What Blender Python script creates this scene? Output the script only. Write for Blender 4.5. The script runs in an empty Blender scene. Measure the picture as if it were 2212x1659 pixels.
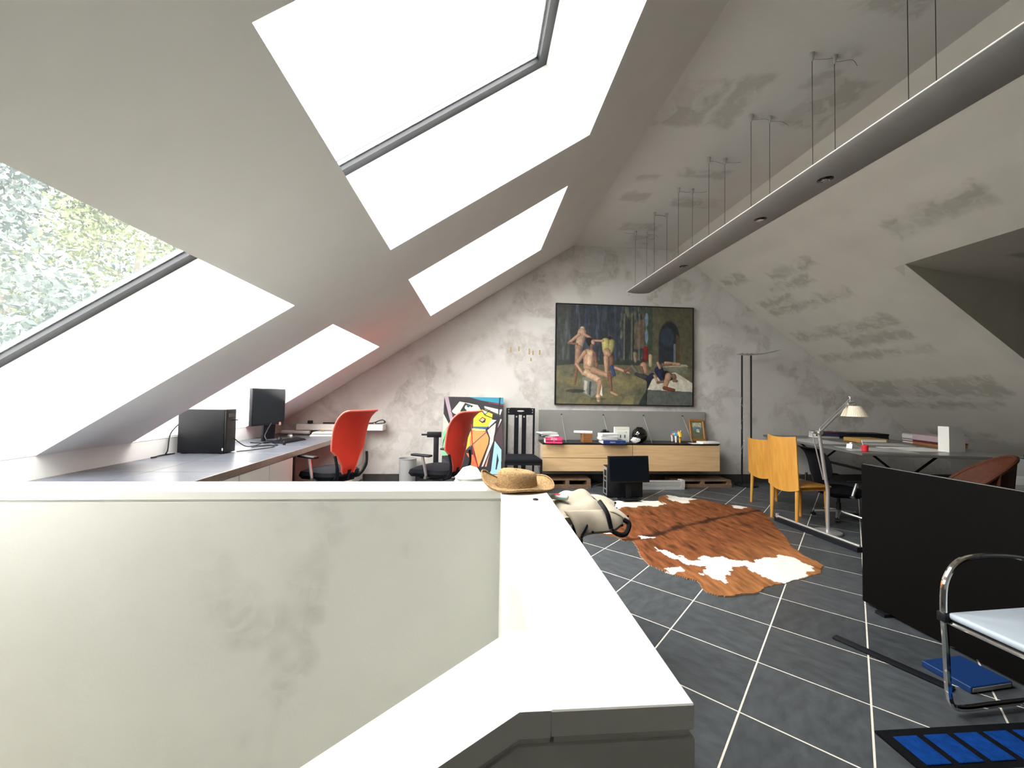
import bpy, bmesh, math, random
import numpy as np
from mathutils import Vector, Matrix
random.seed(7); RNG = np.random.default_rng(7)
S = bpy.context.scene
COL = S.collection
PI = math.pi
# ------------------------------------------------------------------ camera
F_PX, YAW, PITCH, ROLL, EYE = 866.98, math.radians(4.67), math.radians(1.697), math.radians(0.968), 1.376
fw = Vector((math.sin(YAW)*math.cos(PITCH), math.cos(YAW)*math.cos(PITCH), math.sin(PITCH)))
rt = Vector((math.cos(YAW), -math.sin(YAW), 0)); up = rt.cross(fw)
rt, up = (math.cos(ROLL)*rt + math.sin(ROLL)*up), (-math.sin(ROLL)*rt + math.cos(ROLL)*up)
cd = bpy.data.cameras.new('camera'); cam = bpy.data.objects.new('camera', cd); COL.objects.link(cam)
cd.sensor_width = 36; cd.lens = 36*F_PX/2212; cd.clip_start = .02; cd.clip_end = 300
cam.matrix_world = Matrix(((rt.x, up.x, -fw.x, 0), (rt.y, up.y, -fw.y, 0), (rt.z, up.z, -fw.z, EYE), (0, 0, 0, 1)))
S.camera = cam
# ------------------------------------------------------------------ sky and exposure
w = bpy.data.worlds.new('World'); S.world = w; w.use_nodes = True
bg = w.node_tree.nodes['Background']; bg.inputs[0].default_value = (1.0, .972, .948, 1); bg.inputs[1].default_value = 10.0
S.view_settings.view_transform = 'Standard'; S.view_settings.look = 'None'
S.view_settings.exposure = 1.22; S.view_settings.gamma = 1; S.view_settings.use_curve_mapping = False
try:
    S.cycles.max_bounces = 14; S.cycles.diffuse_bounces = 8; S.cycles.glossy_bounces = 4; S.cycles.transparent_max_bounces = 12
    S.cycles.sample_clamp_indirect = 12; S.cycles.caustics_reflective = False; S.cycles.caustics_refractive = False
except Exception: pass
def portal(name, c, sx, sy, rot):
    l = bpy.data.lights.new(name, 'AREA'); l.shape = 'RECTANGLE'; l.size = sx; l.size_y = sy; l.cycles.is_portal = True
    o = bpy.data.objects.new(name, l); o.location = c; o.rotation_euler = rot; COL.objects.link(o); return o

# ------------------------------------------------------------------ helpers
def lin(c):
    return tuple((x/12.92 if x <= .04045 else ((x+.055)/1.055)**2.4) for x in [v/255. for v in c])
class MB:
    def __init__(s): s.v = []; s.f = []
    def add(s, v, f, M=None):
        n = len(s.v)
        s.v += [tuple(M @ Vector(p)) for p in v] if M else [tuple(p) for p in v]
        s.f += [tuple(i+n for i in q) for q in f]; return s
    def box(s, c, d, M=None, r=0, seg=2):
        bm = bmesh.new(); bmesh.ops.create_cube(bm, size=1)
        for p in bm.verts: p.co = Vector((p.co.x*d[0], p.co.y*d[1], p.co.z*d[2]))
        if r > 0: bmesh.ops.bevel(bm, geom=bm.edges[:], offset=min(r, .49*min(d)), segments=seg, profile=.5, affect='EDGES')
        bm.verts.index_update()
        T = Matrix.Translation(c)
        s.add([p.co for p in bm.verts], [[q.index for q in f.verts] for f in bm.faces], (M @ T) if M else T); bm.free(); return s
    def b2(s, a, b, M=None, r=0, seg=2):
        return s.box([(a[i]+b[i])/2 for i in range(3)], [abs(b[i]-a[i]) for i in range(3)], M, r, seg)
    def tube(s, pts, r, n=8, cap=True, closed=False):
        pts = [Vector(p) for p in pts]; rs = r if isinstance(r, (list, tuple)) else [r]*len(pts)
        k = len(pts); V = []; Fc = []; ref = None
        for i, p in enumerate(pts):
            if closed: t = pts[(i+1) % k] - pts[i-1]
            else: t = (pts[min(i+1, k-1)] - pts[max(i-1, 0)])
            t.normalize()
            if ref is None: ref = Vector((0, 0, 1)) if abs(t.z) < .9 else Vector((1, 0, 0))
            a = (ref - t*ref.dot(t)).normalized(); b = t.cross(a); ref = a
            V += [p + (a*math.cos(2*PI*j/n) + b*math.sin(2*PI*j/n))*rs[i] for j in range(n)]
        m = k if closed else k-1
        for i in range(m):
            for j in range(n):
                i2 = (i+1) % k; Fc.append((i*n+j, i*n+(j+1) % n, i2*n+(j+1) % n, i2*n+j))
        if cap and not closed: Fc += [tuple(range(n-1, -1, -1)), tuple((k-1)*n+j for j in range(n))]
        return s.add(V, Fc)
    def lathe(s, prof, c=(0, 0, 0), n=24, M=None):
        V = []; Fc = []
        for (r, z) in prof: V += [(c[0]+r*math.cos(2*PI*j/n), c[1]+r*math.sin(2*PI*j/n), c[2]+z) for j in range(n)]
        for i in range(len(prof)-1):
            for j in range(n): Fc.append((i*n+j, i*n+(j+1) % n, (i+1)*n+(j+1) % n, (i+1)*n+j))
        if prof[0][0] > 1e-5: Fc.append(tuple(range(n-1, -1, -1)))
        if prof[-1][0] > 1e-5: Fc.append(tuple((len(prof)-1)*n+j for j in range(n)))
        return s.add(V, Fc, M)
    def prism(s, poly, axis, a, b, M=None):
        # poly: 2-d points; axis 'y' -> (x,z), 'z' -> (x,y), 'x' -> (y,z)
        def q(p, t): return (p[0], t, p[1]) if axis == 'y' else ((p[0], p[1], t) if axis == 'z' else (t, p[0], p[1]))
        n = len(poly)
        V = [q(p, a) for p in poly]+[q(p, b) for p in poly]
        Fc = [tuple(range(n)), tuple(range(2*n-1, n-1, -1))]+[(i, n+i, n+(i+1) % n, (i+1) % n) for i in range(n)]
        return s.add(V, Fc, M)
    def mesh(s, name, smooth=35):
        me = bpy.data.meshes.new(name); me.from_pydata(s.v, [], s.f)
        bm = bmesh.new(); bm.from_mesh(me); bmesh.ops.remove_doubles(bm, verts=bm.verts, dist=1e-6); bmesh.ops.recalc_face_normals(bm, faces=bm.faces); bm.to_mesh(me); bm.free()
        if smooth:
            me.polygons.foreach_set('use_smooth', [True]*len(me.polygons)); me.set_sharp_from_angle(angle=math.radians(smooth))
        return me
    def build(s, name, mat, parent=None, smooth=35):
        return ob(name, s.mesh(name, smooth), mat, parent)
def ob(name, me, mat, parent=None):
    o = bpy.data.objects.new(name, me); COL.objects.link(o)
    if mat is not None and len(me.materials) == 0: me.materials.append(mat)
    if parent: o.parent = parent
    return o
def tag(o, label=None, cat=None, group=None, kind=None):
    if label: o['label'] = label
    if cat: o['category'] = cat
    if group: o['group'] = group
    if kind: o['kind'] = kind
    return o
def thing(name, label, cat, loc=(0, 0, 0), rz=0, group=None):
    o = bpy.data.objects.new(name, None); COL.objects.link(o); o.location = loc; o.rotation_euler = (0, 0, rz); o.empty_display_size = .1
    return tag(o, label, cat, group)
def copy_tree(o, parent=None):
    c = o.copy(); COL.objects.link(c); c.parent = parent
    for ch in list(o.children): copy_tree(ch, c)
    return c
def B(name, a, b, mat, parent=None, r=0, seg=2): return MB().b2(a, b, None, r, seg).build(name, mat, parent)
def bez(ps, n=16):
    # Catmull-Rom through points
    ps = [Vector(p) for p in ps]; out = []
    for i in range(len(ps)-1):
        p0, p1, p2, p3 = ps[max(i-1, 0)], ps[i], ps[i+1], ps[min(i+2, len(ps)-1)]
        for j in range(n):
            t = j/n
            out.append(.5*((2*p1)+(p2-p0)*t+(2*p0-5*p1+4*p2-p3)*t*t+(3*p1-p0-3*p2+p3)*t**3))
    return out+[ps[-1]]

# ------------------------------------------------------------------ materials
def mat(name, rgb, rough=.5, metal=0, spec=.5, noise=0, nscale=20, bump=0, bscale=80, coat=0, emit=None, alpha=1, rnd=0, stretch=None, trans=0, sheen=0):
    m = bpy.data.materials.new(name); m.use_nodes = True; nt = m.node_tree; N = nt.nodes; L = nt.links
    p = N['Principled BSDF']; col = rgb if len(rgb) == 4 else (*rgb, 1)
    p.inputs['Base Color'].default_value = col; p.inputs['Roughness'].default_value = rough; p.inputs['Metallic'].default_value = metal
    p.inputs['Specular IOR Level'].default_value = spec; p.inputs['Coat Weight'].default_value = coat; p.inputs['Alpha'].default_value = alpha
    p.inputs['Transmission Weight'].default_value = trans; p.inputs['Sheen Weight'].default_value = sheen
    if emit: p.inputs['Emission Color'].default_value = (*emit[:3], 1); p.inputs['Emission Strength'].default_value = emit[3]
    if noise or bump or rnd:
        tc = N.new('ShaderNodeTexCoord'); mp = N.new('ShaderNodeMapping'); L.new(tc.outputs['Object'], mp.inputs[0])
        if stretch: mp.inputs['Scale'].default_value = stretch
        if noise or rnd:
            t = N.new('ShaderNodeTexNoise'); t.inputs['Scale'].default_value = nscale; t.inputs['Detail'].default_value = 6; L.new(mp.outputs[0], t.inputs[0])
            r = N.new('ShaderNodeMapRange'); r.inputs[1].default_value = .3; r.inputs[2].default_value = .7; r.inputs[3].default_value = 1-noise; r.inputs[4].default_value = 1+noise; L.new(t.outputs[0], r.inputs[0])
            fac = r.outputs[0]
            if rnd:
                oi = N.new('ShaderNodeObjectInfo'); rr = N.new('ShaderNodeMapRange'); rr.inputs[3].default_value = 1-rnd; rr.inputs[4].default_value = 1+rnd; L.new(oi.outputs['Random'], rr.inputs[0])
                mm = N.new('ShaderNodeMath'); mm.operation = 'MULTIPLY'; L.new(fac, mm.inputs[0]); L.new(rr.outputs[0], mm.inputs[1]); fac = mm.outputs[0]
            vm = N.new('ShaderNodeVectorMath'); vm.operation = 'SCALE'; vm.inputs[0].default_value = col[:3]; L.new(fac, vm.inputs['Scale']); L.new(vm.outputs[0], p.inputs['Base Color'])
        if bump:
            t2 = N.new('ShaderNodeTexNoise'); t2.inputs['Scale'].default_value = bscale; t2.inputs['Detail'].default_value = 4; L.new(mp.outputs[0], t2.inputs[0])
            bp = N.new('ShaderNodeBump'); bp.inputs['Strength'].default_value = bump; bp.inputs['Distance'].default_value = .01; L.new(t2.outputs[0], bp.inputs['Height']); L.new(bp.outputs[0], p.inputs['Normal'])
    return m
def attr_mat(name, rough=.7, bump=0, bscale=60, sheen=0, stretch=None):
    m = mat(name, (1, 1, 1), rough, bump=bump, bscale=bscale, sheen=sheen, stretch=stretch); N = m.node_tree.nodes
    a = N.new('ShaderNodeAttribute'); a.attribute_name = 'Col'; m.node_tree.links.new(a.outputs['Color'], N['Principled BSDF'].inputs['Base Color']); return m
def plaster(name, base, dark, cover, scale=1.6, boxes=(), edge=.05, strength=.75, bump=.15):
    """white plaster with greyish filler patches that were troweled on: patch shapes in object space"""
    m = bpy.data.materials.new(name); m.use_nodes = True; nt = m.node_tree; N = nt.nodes; L = nt.links; p = N['Principled BSDF']
    p.inputs['Roughness'].default_value = .85; p.inputs['Specular IOR Level'].default_value = .2
    tc = N.new('ShaderNodeTexCoord')
    def noise(sc, det=6, dist=0, rough=.6, vec=None):
        t = N.new('ShaderNodeTexNoise'); t.inputs['Scale'].default_value = sc; t.inputs['Detail'].default_value = det; t.inputs['Distortion'].default_value = dist; t.inputs['Roughness'].default_value = rough
        L.new(vec or tc.outputs['Object'], t.inputs[0]); return t.outputs['Fac']
    def mr(x, a, b, c=0, d=1):
        r = N.new('ShaderNodeMapRange'); r.inputs[1].default_value = a; r.inputs[2].default_value = b; r.inputs[3].default_value = c; r.inputs[4].default_value = d; L.new(x, r.inputs[0]); return r.outputs[0]
    def ma(op, x, y):
        k = N.new('ShaderNodeMath'); k.operation = op
        for i, q in enumerate((x, y)):
            if isinstance(q, (int, float)): k.inputs[i].default_value = q
            else: L.new(q, k.inputs[i])
        return k.outputs[0]
    n1 = noise(scale, 3, .4)
    # warped coordinates give the patches their ragged, smeared outline
    nv = N.new('ShaderNodeTexNoise'); nv.inputs['Scale'].default_value = 7; nv.inputs['Detail'].default_value = 5; L.new(tc.outputs['Object'], nv.inputs[0])
    sv = N.new('ShaderNodeVectorMath'); sv.operation = 'SUBTRACT'; L.new(nv.outputs['Color'], sv.inputs[0]); sv.inputs[1].default_value = (.5, .5, .5)
    sc = N.new('ShaderNodeVectorMath'); sc.operation = 'SCALE'; sc.inputs['Scale'].default_value = .17; L.new(sv.outputs[0], sc.inputs[0])
    wv = N.new('ShaderNodeVectorMath'); wv.operation = 'ADD'; L.new(tc.outputs['Object'], wv.inputs[0]); L.new(sc.outputs[0], wv.inputs[1])
    vo = N.new('ShaderNodeTexVoronoi'); vo.distance = 'CHEBYCHEV'; vo.inputs['Scale'].default_value = scale*2.6; L.new(wv.outputs[0], vo.inputs[0])
    sp = N.new('ShaderNodeSeparateColor'); L.new(vo.outputs['Color'], sp.inputs[0])
    if boxes:
        msk = None
        for (c, h) in boxes:
            a = N.new('ShaderNodeVectorMath'); a.operation = 'SUBTRACT'; L.new(wv.outputs[0], a.inputs[0]); a.inputs[1].default_value = c
            b = N.new('ShaderNodeVectorMath'); b.operation = 'ABSOLUTE'; L.new(a.outputs[0], b.inputs[0])
            d = N.new('ShaderNodeVectorMath'); d.operation = 'SUBTRACT'; L.new(b.outputs[0], d.inputs[0]); d.inputs[1].default_value = h
            x = N.new('ShaderNodeSeparateXYZ'); L.new(d.outputs[0], x.inputs[0])
            e = mr(ma('MAXIMUM', ma('MAXIMUM', x.outputs[0], x.outputs[1]), x.outputs[2]), -edge, .01, 1, 0)
            msk = e if msk is None else ma('MAXIMUM', msk, e)
        cells = mr(sp.outputs[0], .12, .30, .45, 1)
        patch = ma('MULTIPLY', msk, ma('MULTIPLY', cells, mr(noise(5, 6, 1.0), .38, .50, .25, 1)))
    else:
        reg = mr(n1, cover, cover+.07)
        cells = mr(sp.outputs[0], .1, .9, .3, 1)
        patch = ma('MULTIPLY', reg, ma('MULTIPLY', cells, mr(noise(9, 6, 1.2), .32, .58, .25, 1)))
    fine = mr(noise(2.2, 8), .3, .7, 0, .16)
    fac = ma('ADD', ma('MULTIPLY', patch, strength), fine)
    mx = N.new('ShaderNodeMix'); mx.data_type = 'RGBA'; mx.inputs[6].default_value = (*base, 1); mx.inputs[7].default_value = (*dark, 1); L.new(fac, mx.inputs[0]); L.new(mx.outputs[2], p.inputs['Base Color'])
    bp = N.new('ShaderNodeBump'); bp.inputs['Strength'].default_value = bump; bp.inputs['Distance'].default_value = .01; L.new(ma('ADD', patch, noise(60, 3)), bp.inputs['Height']); L.new(bp.outputs[0], p.inputs['Normal'])
    return m
def wood(name, a, b, scale=(2, 2, 18), rough=.5, coat=.0, rings=3):
    m = bpy.data.materials.new(name); m.use_nodes = True; nt = m.node_tree; N = nt.nodes; L = nt.links; p = N['Principled BSDF']; p.inputs['Roughness'].default_value = rough; p.inputs['Coat Weight'].default_value = coat
    tc = N.new('ShaderNodeTexCoord'); mp = N.new('ShaderNodeMapping'); mp.inputs['Scale'].default_value = scale; L.new(tc.outputs['Object'], mp.inputs[0])
    t = N.new('ShaderNodeTexNoise'); t.inputs['Scale'].default_value = rings; t.inputs['Detail'].default_value = 8; t.inputs['Distortion'].default_value = .6; L.new(mp.outputs[0], t.inputs[0])
    c = N.new('ShaderNodeValToRGB'); c.color_ramp.elements[0].position = .3; c.color_ramp.elements[1].position = .7; c.color_ramp.elements[0].color = (*a, 1); c.color_ramp.elements[1].color = (*b, 1); L.new(t.outputs[0], c.inputs[0]); L.new(c.outputs[0], p.inputs['Base Color'])
    return m
def window_glass(name):
    m = bpy.data.materials.new(name); m.use_nodes = True; nt = m.node_tree; N = nt.nodes; L = nt.links; N.remove(N['Principled BSDF'])
    t = N.new('ShaderNodeBsdfTransparent'); t.inputs[0].default_value = (.95, .955, .95, 1); g = N.new('ShaderNodeBsdfGlossy'); g.inputs['Roughness'].default_value = .02
    f = N.new('ShaderNodeLayerWeight'); f.inputs[0].default_value = .12; x = N.new('ShaderNodeMixShader')
    q = N.new('ShaderNodeMath'); q.operation = 'POWER'; q.inputs[1].default_value = 3; L.new(f.outputs['Facing'], q.inputs[0]); L.new(q.outputs[0], x.inputs[0]); L.new(t.outputs[0], x.inputs[1]); L.new(g.outputs[0], x.inputs[2]); 
    # a translucent share mixed into the pane adds a pale haze over the view
    d = N.new('ShaderNodeBsdfTranslucent'); d.inputs[0].default_value = (.62, .72, .70, 1); y = N.new('ShaderNodeMixShader'); y.inputs[0].default_value = .012
    L.new(x.outputs[0], y.inputs[1]); L.new(d.outputs[0], y.inputs[2]); L.new(y.outputs[0], N['Material Output'].inputs[0]); return m

M = {}
M['white_ceiling'] = mat('white_ceiling', (.80, .79, .77), .9, spec=.1, noise=.02, nscale=3)
M['parapet'] = mat('parapet_paint', (.74, .74, .70), .6, spec=.3, noise=.015, nscale=4, bump=.03, bscale=120)
M['grout'] = mat('grout', (.70, .66, .57), .9, noise=.1, nscale=30)
M['tile'] = mat('slate_tile', (.055, .062, .068), .45, spec=.4, noise=.28, nscale=9, bump=.12, bscale=40, rnd=.16, stretch=(1, 2.2, 1))
M['desk_tile'] = mat('desk_tile', (.075, .082, .10), .30, spec=.55, noise=.15, nscale=14, rnd=.06)
M['desk_joint'] = mat('desk_joint', (.55, .56, .58), .7)
M['edge_metal'] = mat('desk_edge', (.34, .29, .25), .32, metal=.75, noise=.12, nscale=15)
M['cab_white'] = mat('cabinet_white', (.74, .72, .70), .45)
M['black'] = mat('black_plastic', (.008, .009, .012), .45, spec=.28)
M['black_soft'] = mat('black_fabric', (.007, .008, .012), .85, spec=.2, bump=.15, bscale=400)
M['black_gloss'] = mat('black_gloss', (.004, .004, .005), .06, coat=.6)
M['black_lacquer'] = mat('black_lacquer', (.006, .007, .010), .35)
M['screen'] = mat('screen', (.004, .007, .011), .3, spec=.3)
M['dark_metal'] = mat('dark_metal', (.03, .03, .03), .35, metal=.6)
M['grey_frame'] = mat('window_frame', (.016, .018, .022), .5, spec=.3)
M['silver'] = mat('silver', (.62, .62, .61), .35, metal=.75)
M['chrome'] = mat('chrome', (.82, .80, .77), .08, metal=1)
M['alu'] = mat('satin_aluminium', (.56, .56, .56), .42, metal=.9)
M['lum'] = mat('luminaire_grey', (.40, .40, .39), .55, metal=.1)
M['red'] = mat('red_mesh', (.88, .055, .03), .55, bump=.25, bscale=500)
M['red_rim'] = mat('red_rim', (.92, .16, .12), .4)
M['bin'] = mat('grey_bin', (.36, .37, .37), .5)
M['oak'] = wood('oak_front', (.60, .40, .20), (.70, .50, .29), (1.2, 6, 14), .45, rings=2.2)
M['oak_side'] = wood('oak_side', (.50, .42, .34), (.58, .49, .40), (6, 1.5, 12), .55)
M['honey'] = wood('honey_plywood', (.46, .21, .03), (.56, .29, .055), (12, 12, 2), .42, .15, rings=2)
M['grey_panel'] = mat('grey_panel', (.27, .27, .255), .42, noise=.04, nscale=4)
M['baseboard'] = mat('baseboard', (.05, .05, .047), .6, noise=.25, nscale=12)
M['paper'] = mat('paper', (.80, .80, .77), .8)
M['paper_g'] = mat('paper_grey', (.50, .51, .50), .8)
M['pink'] = mat('pink_card', (.78, .05, .17), .45)
M['navy'] = mat('navy_card', (.02, .04, .16), .4)
M['blue'] = mat('blue_plastic', (.006, .03, .12), .5, spec=.3)
M['teal'] = mat('teal_card', (.05, .17, .16), .5)
M['brown_wood'] = wood('brown_wood', (.22, .09, .03), (.33, .15, .05), (3, 3, 14), .5)
M['pallet'] = wood('pallet_wood', (.13, .075, .045), (.24, .15, .09), (3, 8, 8), .8)
M['rattan'] = mat('rattan', (.070, .020, .007), .5, spec=.3, noise=.2, nscale=40, bump=.5, bscale=260)
M['canvas'] = mat('canvas_cloth', (.40, .35, .27), .9, noise=.07, nscale=25, bump=.3, bscale=500, sheen=.2)
M['white_cloth'] = mat('white_cloth', (.78, .78, .76), .9, bump=.2, bscale=200)
M['shade'] = mat('lamp_shade', (.80, .72, .56), .85)
M['glass'] = window_glass('skylight_glass')
M['glass_vase'] = mat('black_glass', (.003, .003, .004), .05, coat=1)
M['plastic_clear'] = mat('clear_film', (.8, .82, .82), .2, alpha=.25)
M['red_plain'] = mat('red_plastic', (.75, .03, .05), .4)
M['yellow_card'] = mat('manila_card', (.42, .25, .07), .7)
M['orange'] = mat('orange_plastic', (.42, .14, .05), .5)
M['rug_black'] = mat('rug_black', (.005, .006, .008), .95, spec=.1, bump=.8, bscale=350)
M['rug_blue'] = mat('rug_blue', (.004, .052, .26), .95, spec=.1, noise=.2, nscale=40, bump=.8, bscale=350)
M['rug_teal'] = mat('rug_teal', (.03, .06, .06), .95, noise=.2, nscale=40, bump=.8, bscale=350)
M['white_text'] = mat('white_print', (.85, .85, .82), .6)
M['dark_text'] = mat('dark_print', (.03, .03, .035), .6)
M['gold'] = mat('gilt_frame', (.34, .17, .05), .4, metal=.3)

# ------------------------------------------------------------------ room shell
KL, XL0, ZL0 = .6546, -3.012, .9135                 # left roof slope: z = ZL0 + KL (x - XL0)
thL = math.atan(KL); cL, sL = math.cos(thL), math.sin(thL)
ML = Matrix(((cL, 0, -sL, XL0), (0, 1, 0, 0), (sL, 0, cL, ZL0), (0, 0, 0, 1)))   # columns: up-slope, y, outward normal
def sx(x): return (x-XL0)/cL
ZC = 3.876; XC0, XC1 = 1.515, 3.228
WY, YB, XR = 6.45, -2.6, 8.3
SK = [(1.19, 3.015), (3.78, 5.50)]    # skylight bays along the room
s_low, s_mid, s_up = sx(-1.345), sx(-.675), sx(.82)
s_end = sx(XC0); TH = .70
Yfull = (YB-.2, WY+.2); SPL = .2                    # lower side of the upper openings is splayed
mb = MB()
def sb(s0, s1, y0, y1, n0=0, n1=TH): mb.b2((s0, y0, n0), (s1, y1, n1), ML)
piers = [(Yfull[0], SK[0][0]), (SK[0][1], SK[1][0]), (SK[1][1], Yfull[1])]
sb(-.6, 0, *Yfull); mb.prism([(s_low, 0), (s_mid, 0), (s_mid-SPL, TH), (s_low, TH)], 'y', *Yfull, ML); sb(s_up, s_end+.3, *Yfull, 0, TH)
for a, b in piers: sb(0, s_low, a, b); sb(s_mid-SPL-.02, s_up, a, b) if False else mb.prism([(s_mid-.001, 0), (s_up, 0), (s_up, TH), (s_mid-SPL-.001, TH)], 'y', a, b, ML)
tag(mb.build('ceiling_left', M['white_ceiling'], smooth=0), 'white roof slope with deep skylight openings over the desk', kind='structure')
flat_boxes = [((1.75, 3.2, ZC), (.22, .30, .3)), ((2.12, 3.15, ZC), (.14, .33, .3)), ((2.85, 3.1, ZC), (.22, .30, .3)), ((1.85, 4.35, ZC), (.16, .10, .3)), ((1.88, 4.78, ZC), (.19, .14, .3)),
              ((2.3, 5.63, ZC), (.3, .14, .3)), ((2.5, 6.1, ZC), (.22, .22, .3)), ((2.7, 4.85, ZC), (.32, .13, .3)), ((2.55, 2.2, ZC), (.25, .12, .3)), ((2.45, 4.2, ZC), (.3, .1, .3)), ((2.6, 2.75, ZC), (.1, .2, .3))]
M['ceil_plaster'] = plaster('ceiling_plaster', (.72, .71, .68), (.47, .46, .42), .6, boxes=flat_boxes, strength=.62)
tag(MB().b2((1.0, YB-.2, ZC), (3.75, WY+.2, ZC+.6)).build('ceiling', M['ceil_plaster'], smooth=0), kind='structure')
KR = .7005; thR = math.atan(KR); cR, sR = math.cos(thR), math.sin(thR)
MR = Matrix(((cR, 0, sR, XC1), (0, 1, 0, 0), (-sR, 0, cR, ZC), (0, 0, 0, 1)))
def zr(x): return ZC-KR*(x-XC1)
def xr(z): return XC1+(ZC-z)/KR
def rbx(y0, y1, z0, z1):
    zz = (z0+z1)/2; return ((xr(zz), (y0+y1)/2, zz), (.6, abs(y1-y0)/2*1.06, abs(z1-z0)/2*1.15))
right_boxes = [rbx(5.85, 6.35, 3.22, 3.36), rbx(4.75, 5.5, 3.13, 3.24), rbx(5.0, 5.75, 2.98, 3.10), rbx(4.8, 6.2, 2.74, 2.86), rbx(5.5, 6.2, 2.86, 2.98), rbx(4.7, 6.3, 2.36, 2.5), rbx(4.7, 5.6, 2.2, 2.34), rbx(4.7, 6.3, 2.02, 2.14),
               rbx(4.5, 6.35, 1.46, 1.72), rbx(4.7, 6.4, 1.30, 1.42), rbx(5.2, 6.1, .8, .95), rbx(3.0, 3.8, 3.1, 3.25)]
M['right_plaster'] = plaster('right_plaster', (.64, .62, .56), (.33, .32, .27), .6, boxes=right_boxes, strength=.62)
XD, YD, sD = 4.63, 4.0, (4.63-XC1)/cR
sE = (XR+.3-XC1)/cR
mb = MB()
for (a, b, y0, y1) in ((-.25, sD, *Yfull), (sD, sE, YD, Yfull[1]), (sD, sE, Yfull[0], -1.5)): mb.b2((a, y0, 0), (b, y1, .3), MR)
tag(mb.build('ceiling_right', M['right_plaster'], smooth=0), kind='structure')
ZD0, ZD1 = zr(XD), 2.42
dorm_boxes = [((5.6, 3.2, 2.75), (.5, .3, .5))]
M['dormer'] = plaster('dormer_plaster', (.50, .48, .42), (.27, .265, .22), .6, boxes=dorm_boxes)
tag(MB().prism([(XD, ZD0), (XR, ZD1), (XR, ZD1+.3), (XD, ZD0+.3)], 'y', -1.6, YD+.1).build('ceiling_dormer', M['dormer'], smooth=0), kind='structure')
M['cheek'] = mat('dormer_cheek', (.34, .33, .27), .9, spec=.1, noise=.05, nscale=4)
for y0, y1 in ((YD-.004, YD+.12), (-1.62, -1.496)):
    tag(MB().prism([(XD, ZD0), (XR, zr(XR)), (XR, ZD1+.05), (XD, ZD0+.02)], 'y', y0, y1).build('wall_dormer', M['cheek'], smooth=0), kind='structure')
M['gable'] = plaster('gable_plaster', (.67, .66, .64), (.38, .36, .325), .455, 1.3, strength=.62)
gable = tag(MB().b2((-3.6, WY, -.2), (XR+.3, WY+.22, 4.6)).build('wall_back', M['gable'], smooth=0), kind='structure')
M['plain_wall'] = mat('plain_wall', (.66, .65, .62), .9, noise=.04, nscale=3)
tag(B('wall_front', (-3.6, YB-.22, -3.0), (XR+.3, YB, 4.6), M['plain_wall']), kind='structure')
tag(B('wall_left', (-3.32, YB, -3.0), (-3.015, WY, .93), M['white_ceiling']), kind='structure')
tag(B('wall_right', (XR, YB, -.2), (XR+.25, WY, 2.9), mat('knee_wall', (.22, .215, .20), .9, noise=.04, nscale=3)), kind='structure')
tag(B('baseboard_back', (-1.77, WY-.018, 0), (XR, WY, .125), M['baseboard']), kind='structure')
# stairwell: far, right and near parapet walls with caps
PX0, PX1, PYN0, PYN1, PYF0, PYF1, PZ = .118, .345, .615, .825, 2.026, 2.244, .90
FOLD, SLP = .07, .618
M['well'] = plaster('stair_plaster', (.60, .605, .565), (.40, .40, .365), .53, 1.1, strength=.6, bump=.08)
XLW = -3.015
def capwall(name, x0, x1, y0, y1):
    root = tag(MB().b2((x0, y0, -2.9), (x1, y1, PZ-.052)).build(name, M['well'], smooth=0), kind='structure')
    B('joint_groove', (x0+.006, y0+.006, PZ-.053), (x1-.006, y1-.006, PZ-.039), M['well'], root)
    return root
w1 = capwall('wall_stairwell_far', XLW, PX1, PYF0, PYF1)
MB().b2((XLW, PYF0, PZ-.04), (PX1, PYF1, PZ), None, .002, 1).build('parapet_cap', M['parapet'], w1)
w2 = capwall('wall_stairwell_right', PX0, PX1, PYN0, PYF0)
MB().b2((PX0, PYN0, PZ-.04), (PX1, PYF0, PZ), None, .002, 1).build('parapet_cap', M['parapet'], w2)
def slz(x): return PZ-SLP*(FOLD-x)
xa = -2.6
w3 = tag(MB().prism([(PX0, -2.9), (PX0, PZ-.052), (FOLD, PZ-.052), (xa, slz(xa)-.058), (xa, -2.9)], 'y', PYN0, PYN1).build('wall_stairwell_near', M['well'], smooth=0), kind='structure')
MB().prism([(PX0, PZ-.053), (PX0, PZ-.039), (FOLD, PZ-.039), (xa, slz(xa)-.045), (xa, slz(xa)-.062), (FOLD, PZ-.053)], 'y', PYN0+.006, PYN1-.006).build('joint_groove', M['well'], w3, smooth=0)
MB().prism([(PX0, PZ-.04), (PX0, PZ), (FOLD, PZ), (xa, slz(xa)), (xa, slz(xa)-.046), (FOLD, PZ-.04)], 'y', PYN0, PYN1).build('parapet_cap', M['parapet'], w3, smooth=0)
tag(B('floor_lower', (-3.3, YB, -3.0), (2.5, 3, -2.85), M['plain_wall']), kind='structure')
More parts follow.
